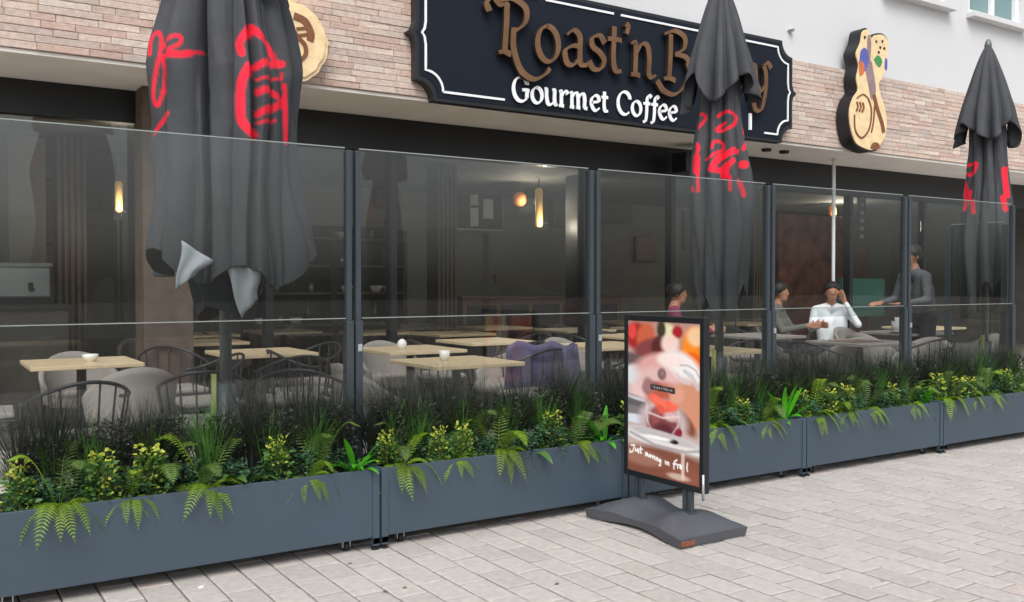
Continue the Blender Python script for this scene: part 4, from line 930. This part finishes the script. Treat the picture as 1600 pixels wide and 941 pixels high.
MB().box(-1.5,1.6,0,.6,0,1.05).build('body', M['wood_dk'], bb); MB().box(-1.55,1.65,-.05,.65,1.051,1.09).build('worktop', M['wood_dk'], bb, bevel=.006)
for k in range(5): MB().box(-1.42+k*.6,-.9+k*.6,-.018,-.0005,.1,.95).build('panel', M['rod'], bb, bevel=.006)
for k, u in enumerate((110, 690, 905, 1175)):
    q = px(u, 442, 10.6); wc = thing('slatted_column', f'{ORDW[k]} wood slatted column from the left inside the shop', 'column', (q.x, 10.6, .1), 0, 'slatted columns in the shop')
    MB().box(-.14,.14,-.14,.14,0,2.815).build('core', M['rod'], wc)
    for j_ in range(5): MB().box(-.135+j_*.06,-.105+j_*.06,-.165,-.1405,.02,2.8).build('slat', M['wood_dk'], wc)
def pendant(label, u, y, Y, h, r, mat, power):
    p = px(u, y, Y); t = thing('pendant_lamp', label, 'lamp', (p.x, Y, p.z), 0, 'pendant lamps in the shop')
    MB().lathe([(r*.5,-h/2),(r,-h/2+r*.5),(r,h/2-r*.5),(r*.5,h/2)], 18).build('glowing_shade', mat, t, smooth=True)
    MB().tube([(0,0,h/2),(0,0,2.9-p.z)], .008, 6).build('cord', M['rod'], t)
    l = bpy.data.lights.new('bulb', 'POINT'); l.energy = power; l.color = (1,.86,.70); l.shadow_soft_size = r*1.2
    b = bpy.data.objects.new('bulb', l); col.objects.link(b); b.parent = t; b.location = (0, -r-.1, -h/2)
pendant('tall amber lamp glowing inside the shop left of the second post', 842, 325, 11, .56, .055, M['lamp'], 14)
pendant('round orange lamp beside the tall amber lamp', 812, 312, 11.6, .2, .1, M['amber'], 14)
pendant('small warm lamp glowing left of the large umbrella', 187, 308, 9.6, .3, .035, M['lamp'], 8)
pendant('added fill lamp deep in the shop on the right', 1300, 330, 11.5, .2, .07, M['amber'], 25)  # unseen lamp, added to lift the dark right side of the interior
tag(MB().box(15.3,18.3,13.3,13.8,.1,2.85).build('mural_panel', M['wall_red'], None), 'reddish brown mural panel at the back of the shop on the right', 'mural')
tag(MB().box(-.55,.55,0,.1,0,.62).build('teal_panel', M['teal'], None, loc=(px(1350,460,9.6).x, 9.6, .85), bevel=.01), 'teal panel behind the man in white shirt', 'panel')
tag(MB().box(-.5,.5,-.02,.02,-.06,.06).build('orange_shelf', M['wood_dk'], None, loc=(*px(820,431,10.9)[:2], 1.45)), 'narrow wooden wall shelf under the amber lamp', 'shelf')
vt = thing('hanging_banner', 'narrow dark hanging banner with small pale marks above the man in white', 'banner', tuple(px(1345,342,8.9)))
MB().box(-.09,.09,-.01,.01,-.45,.45).build('cloth', M['black'], vt)
for k in range(6): MB().box(-.04,.04,-.016,-.0105,.3-k*.12,.36-k*.12).build('pale_mark', M['shell'], vt)

# ---------------------------------------------------------------- people
def capsule(mb, p0, r0, p1, r1, n=14):
    p0, p1 = Vector(p0), Vector(p1); ax = (p1-p0); L_ = ax.length; ax = ax.normalized() if L_ > 1e-6 else Vector((0,0,1)); pts = []; rr = []
    for i in range(5):
        a = R(88 - 88*i/4); pts.append(p0 - ax*r0*math.sin(a)); rr.append(max(.001, r0*math.cos(a)))
    for i in range(5):
        a = R(88*i/4); pts.append(p1 + ax*r1*math.sin(a)); rr.append(max(.001, r1*math.cos(a)))
    mb.tube(pts, rr, n)
def person(label, loc, rz, pose, mats, arm_r, arm_l, hair=True):
    """mats: top, legs.  arm_x = (elbow, wrist, finger direction) in local space; local -Y is the way the person faces"""
    t = thing('person', label, 'person', loc, rz)
    B = []
    def bone(a, ra, b, rb, reg): B.append((Vector(a), ra, Vector(b), rb, reg))
    if pose == 'sit':
        hz = .53; bone((-.09,0,hz),.11,(.09,0,hz),.11,1)
        for s in (-1,1):
            bone((s*.1,0,hz),.088,(s*.12,-.42,.53),.062,1); bone((s*.12,-.42,.53),.060,(s*.12,-.40,.09),.042,1); bone((s*.12,-.38,.04),.036,(s*.13,-.56,.03),.032,3)
    else:
        hz = .93; bone((-.08,0,hz),.115,(.08,0,hz),.115,1)
        for s in (-1,1):
            bone((s*.095,0,hz-.04),.088,(s*.10,-.01,.50),.062,1); bone((s*.10,-.01,.50),.06,(s*.10,.02,.10),.042,1); bone((s*.10,.03,.05),.038,(s*.12,-.14,.035),.032,3)
    lean = .06 if pose == 'sit' else -.10
    ch = Vector((0, lean*.5, hz+.28)); sh = Vector((0, lean, hz+.46))
    for s in (-1,1): bone((s*.06,0,hz+.04),.105,(s*.075,ch.y,ch.z),.115,0); bone((s*.075,ch.y,ch.z),.115,(s*.12,sh.y,sh.z-.03),.075,0); bone((s*.03,sh.y,sh.z),.07,(s*.18,sh.y,sh.z-.03),.06,0)
    neck = sh + Vector((0,-.015,.085)); bone(sh+Vector((0,0,.03)),.062,neck,.056,2)
    hc = neck + Vector((0,-.025,.105)); bone(hc+Vector((0,.012,.035)),.088,hc+Vector((0,.0,.02)),.086,2); bone(hc+Vector((0,-.018,0)),.076,hc+Vector((0,-.03,-.062)),.054,2)
    bone(hc+Vector((0,-.084,.012)),.010,hc+Vector((0,-.093,-.018)),.013,2)
    for s in (-1,1): bone(hc+Vector((s*.085,.012,.015)),.014,hc+Vector((s*.086,.014,-.02)),.012,2)
    for s, (e, w_, fd) in ((-1, arm_r), (1, arm_l)):
        S0 = Vector((s*.185, sh.y, sh.z-.035)); e = Vector(e); w_ = Vector(w_); fd = Vector(fd).normalized()
        bone(S0,.056,e,.043,0); bone(e,.042,w_-(w_-e)*.12,.031,0); bone(w_-(w_-e)*.12,.027,w_,.025,2)
        side = fd.cross((w_-e).normalized().cross(fd) if (w_-e).normalized().cross(fd).length > .1 else Vector((1,0,0)).cross(fd)).normalized()
        side = fd.orthogonal().normalized() if side.length < .5 else side
        palm = w_ + fd*.08
        for q in (-1,1): bone(w_+side*.012*q,.018,palm+side*.024*q,.017,2)
        for q in range(4):
            b0 = palm + side*(.034-.0225*q); L_ = (.062,.075,.07,.055)[q]; dn = side.cross(fd)
            m_ = b0 + fd*L_*.5; bone(b0,.0105,m_,.0098,2); bone(m_,.0098,m_+(fd*.8+dn*.5).normalized()*L_*.5,.0085,2)
        th0 = w_ + fd*.025 + side*.02; bone(th0,.013,th0+(fd*.6+side*.8).normalized()*.055,.0105,2)
    mb = MB()
    for a, ra, b, rb, _ in B: capsule(mb, a, ra, b, rb)
    tmp = mb.build('body_tmp', None); rm = tmp.modifiers.new('r', 'REMESH'); rm.mode = 'VOXEL'; rm.voxel_size = .0105
    sm = tmp.modifiers.new('s', 'SMOOTH'); sm.iterations = 4; sm.factor = .5
    dg = bpy.context.evaluated_depsgraph_get(); me = bpy.data.meshes.new_from_object(tmp.evaluated_get(dg)); bpy.data.objects.remove(tmp)
    me.name = 'body'; me.materials.clear()
    for m_ in (mats[0], mats[1], M['skin'], M['rubber']): me.materials.append(m_)
    for p in me.polygons:
        c = p.center; best = 9; reg = 0
        for a, ra, b, rb, rg in B:
            ab = b-a; L2 = ab.length_squared; k = 0 if L2 == 0 else max(0, min(1, (c-a).dot(ab)/L2)); dd = (c-a-ab*k).length - (ra+(rb-ra)*k)
            if dd < best: best = dd; reg = rg
        p.material_index = reg; p.use_smooth = True
    link('body', me, t)
    if hair:
        vv, ff = [], []; n_, k_ = 24, 12
        for i in range(k_+1):
            for j in range(n_):
                th = 2*math.pi*j/n_; front = max(0, -math.sin(th)); lim = R(128 - 58*front); ph_ = lim*i/k_; rr = .104 + .005*math.sin(5*th+i)
                vv.append(hc + Vector((rr*.98*math.sin(ph_)*math.cos(th), .012+rr*1.04*math.sin(ph_)*math.sin(th), .033+rr*math.cos(ph_))))
        for i in range(k_):
            for j in range(n_): ff.append((i*n_+j, (i+1)*n_+j, (i+1)*n_+(j+1)%n_, i*n_+(j+1)%n_))
        o = MB().add(vv, ff).build('hair', M['hair'], t, smooth=True); so = o.modifiers.new('s', 'SOLIDIFY'); so.thickness = .012
    for s in (-1,1): MB().lathe([(.001,-.007),(.006,-.004),(.008,0),(.006,.004),(.001,.007)], 10, hc+Vector((s*.031,-.081,.012))).build('eye', M['hair'], t, smooth=True)
    MB().tube([hc+Vector((-.022,-.076,-.062)), hc+Vector((0,-.085,-.064)), hc+Vector((.022,-.076,-.062))], .004, 6).build('mouth', material('lips', (140,78,70), .5), t)
    return t
rest_r = ((-.25,-.06,.74), (-.17,-.34,.80), (.3,-1,.0)); rest_l = ((.25,-.06,.74), (.17,-.34,.80), (-.3,-1,.0))
def seat(u, Y, label, rz, mats, ar=rest_r, al=rest_l):
    p = px(u, 442, Y); person(label, (p.x, Y, D), rz, 'sit', mats, ar, al); return p
p = seat(1300, 7.35, 'person in white shirt seated with one hand raised to the face', -.75, (M['shirt_w'], M['trousers']), ar=rest_r, al=((.27,-.20,.80), (.13,-.10,1.075), (-.35,.2,1)))
shell_chair('pale tub chair the person in white sits on', p.x+.03, 7.38, -.75, M['shell_dk'])
p = seat(1222, 7.55, 'person in olive grey top seated beside the fourth post', .5, (M['greytop'], M['trousers'])); shell_chair('tub chair of the person in olive grey top', p.x, 7.58, .5, M['shell_dk'])
p = seat(1062, 7.4, 'person in magenta top seated left of the middle umbrella', .9, (M['pinktop'], M['trousers'])); shell_chair('tub chair of the person in magenta top', p.x, 7.43, .9, M['shell_dk'])
rod_chair('dark rod armchair above the left corner of the poster stand', px(972,442,7.5).x, 7.5, .3)
p = px(1441, 442, 5.95)
person('dark-haired person in grey jacket standing at a table beyond the fifth post', (p.x, 5.95, D), -1.9, 'stand', (M['jacket'], M['trousers']), ((-.26,-.14,1.12), (-.18,-.38,1.08), (.1,-1,-.1)), ((.26,-.14,1.12), (.18,-.38,1.08), (-.1,-1,-.1)))

# ---------------------------------------------------------------- litter on the paving
def ground_at(u, y): d = CAMZ*FPX/(y-442); t_ = (u-800)/FPX*d; return (d*math.sin(R(YAW))+t_*math.cos(R(YAW)), d*math.cos(R(YAW))-t_*math.sin(R(YAW)), .001)
def scrap(name, label, cat, u, y, size, mat):
    n_ = 7; top = [(size*(.7+.4*rp.random())*math.cos(6.283*k/n_), size*.8*(.7+.4*rp.random())*math.sin(6.283*k/n_), size*.25*rp.random()+.002) for k in range(n_)]
    mb = MB().add([(0,0,size*.35)]+top+[(a,b,0) for a,b,_ in top], [(0,1+k,1+(k+1)%n_) for k in range(n_)] + [(1+k,1+n_+k,1+n_+(k+1)%n_,1+(k+1)%n_) for k in range(n_)])
    tag(mb.build(name, mat, None, loc=ground_at(u, y)), label, cat)
scrap('pebble', 'small pebble lying on the paving at lower right', 'pebble', 1382, 911, .011, M['shell'])
scrap('paper_scrap', 'white paper scrap on the paving below the leftmost planter', 'scrap', 311, 921, .016, M['ceramic'])
for k, (u, y, l) in enumerate([(600,928,'dry leaf on the paving below the first planter joint'), (632,922,'dry leaf right of the other leaf below the first joint'), (546,884,'small dark leaf beside the planter feet at the first joint'), (870,916,'dry leaf on the paving below the poster stand')]):
    scrap('dry_leaf', l, 'leaf', u, y, .012, M['wood_dk'])
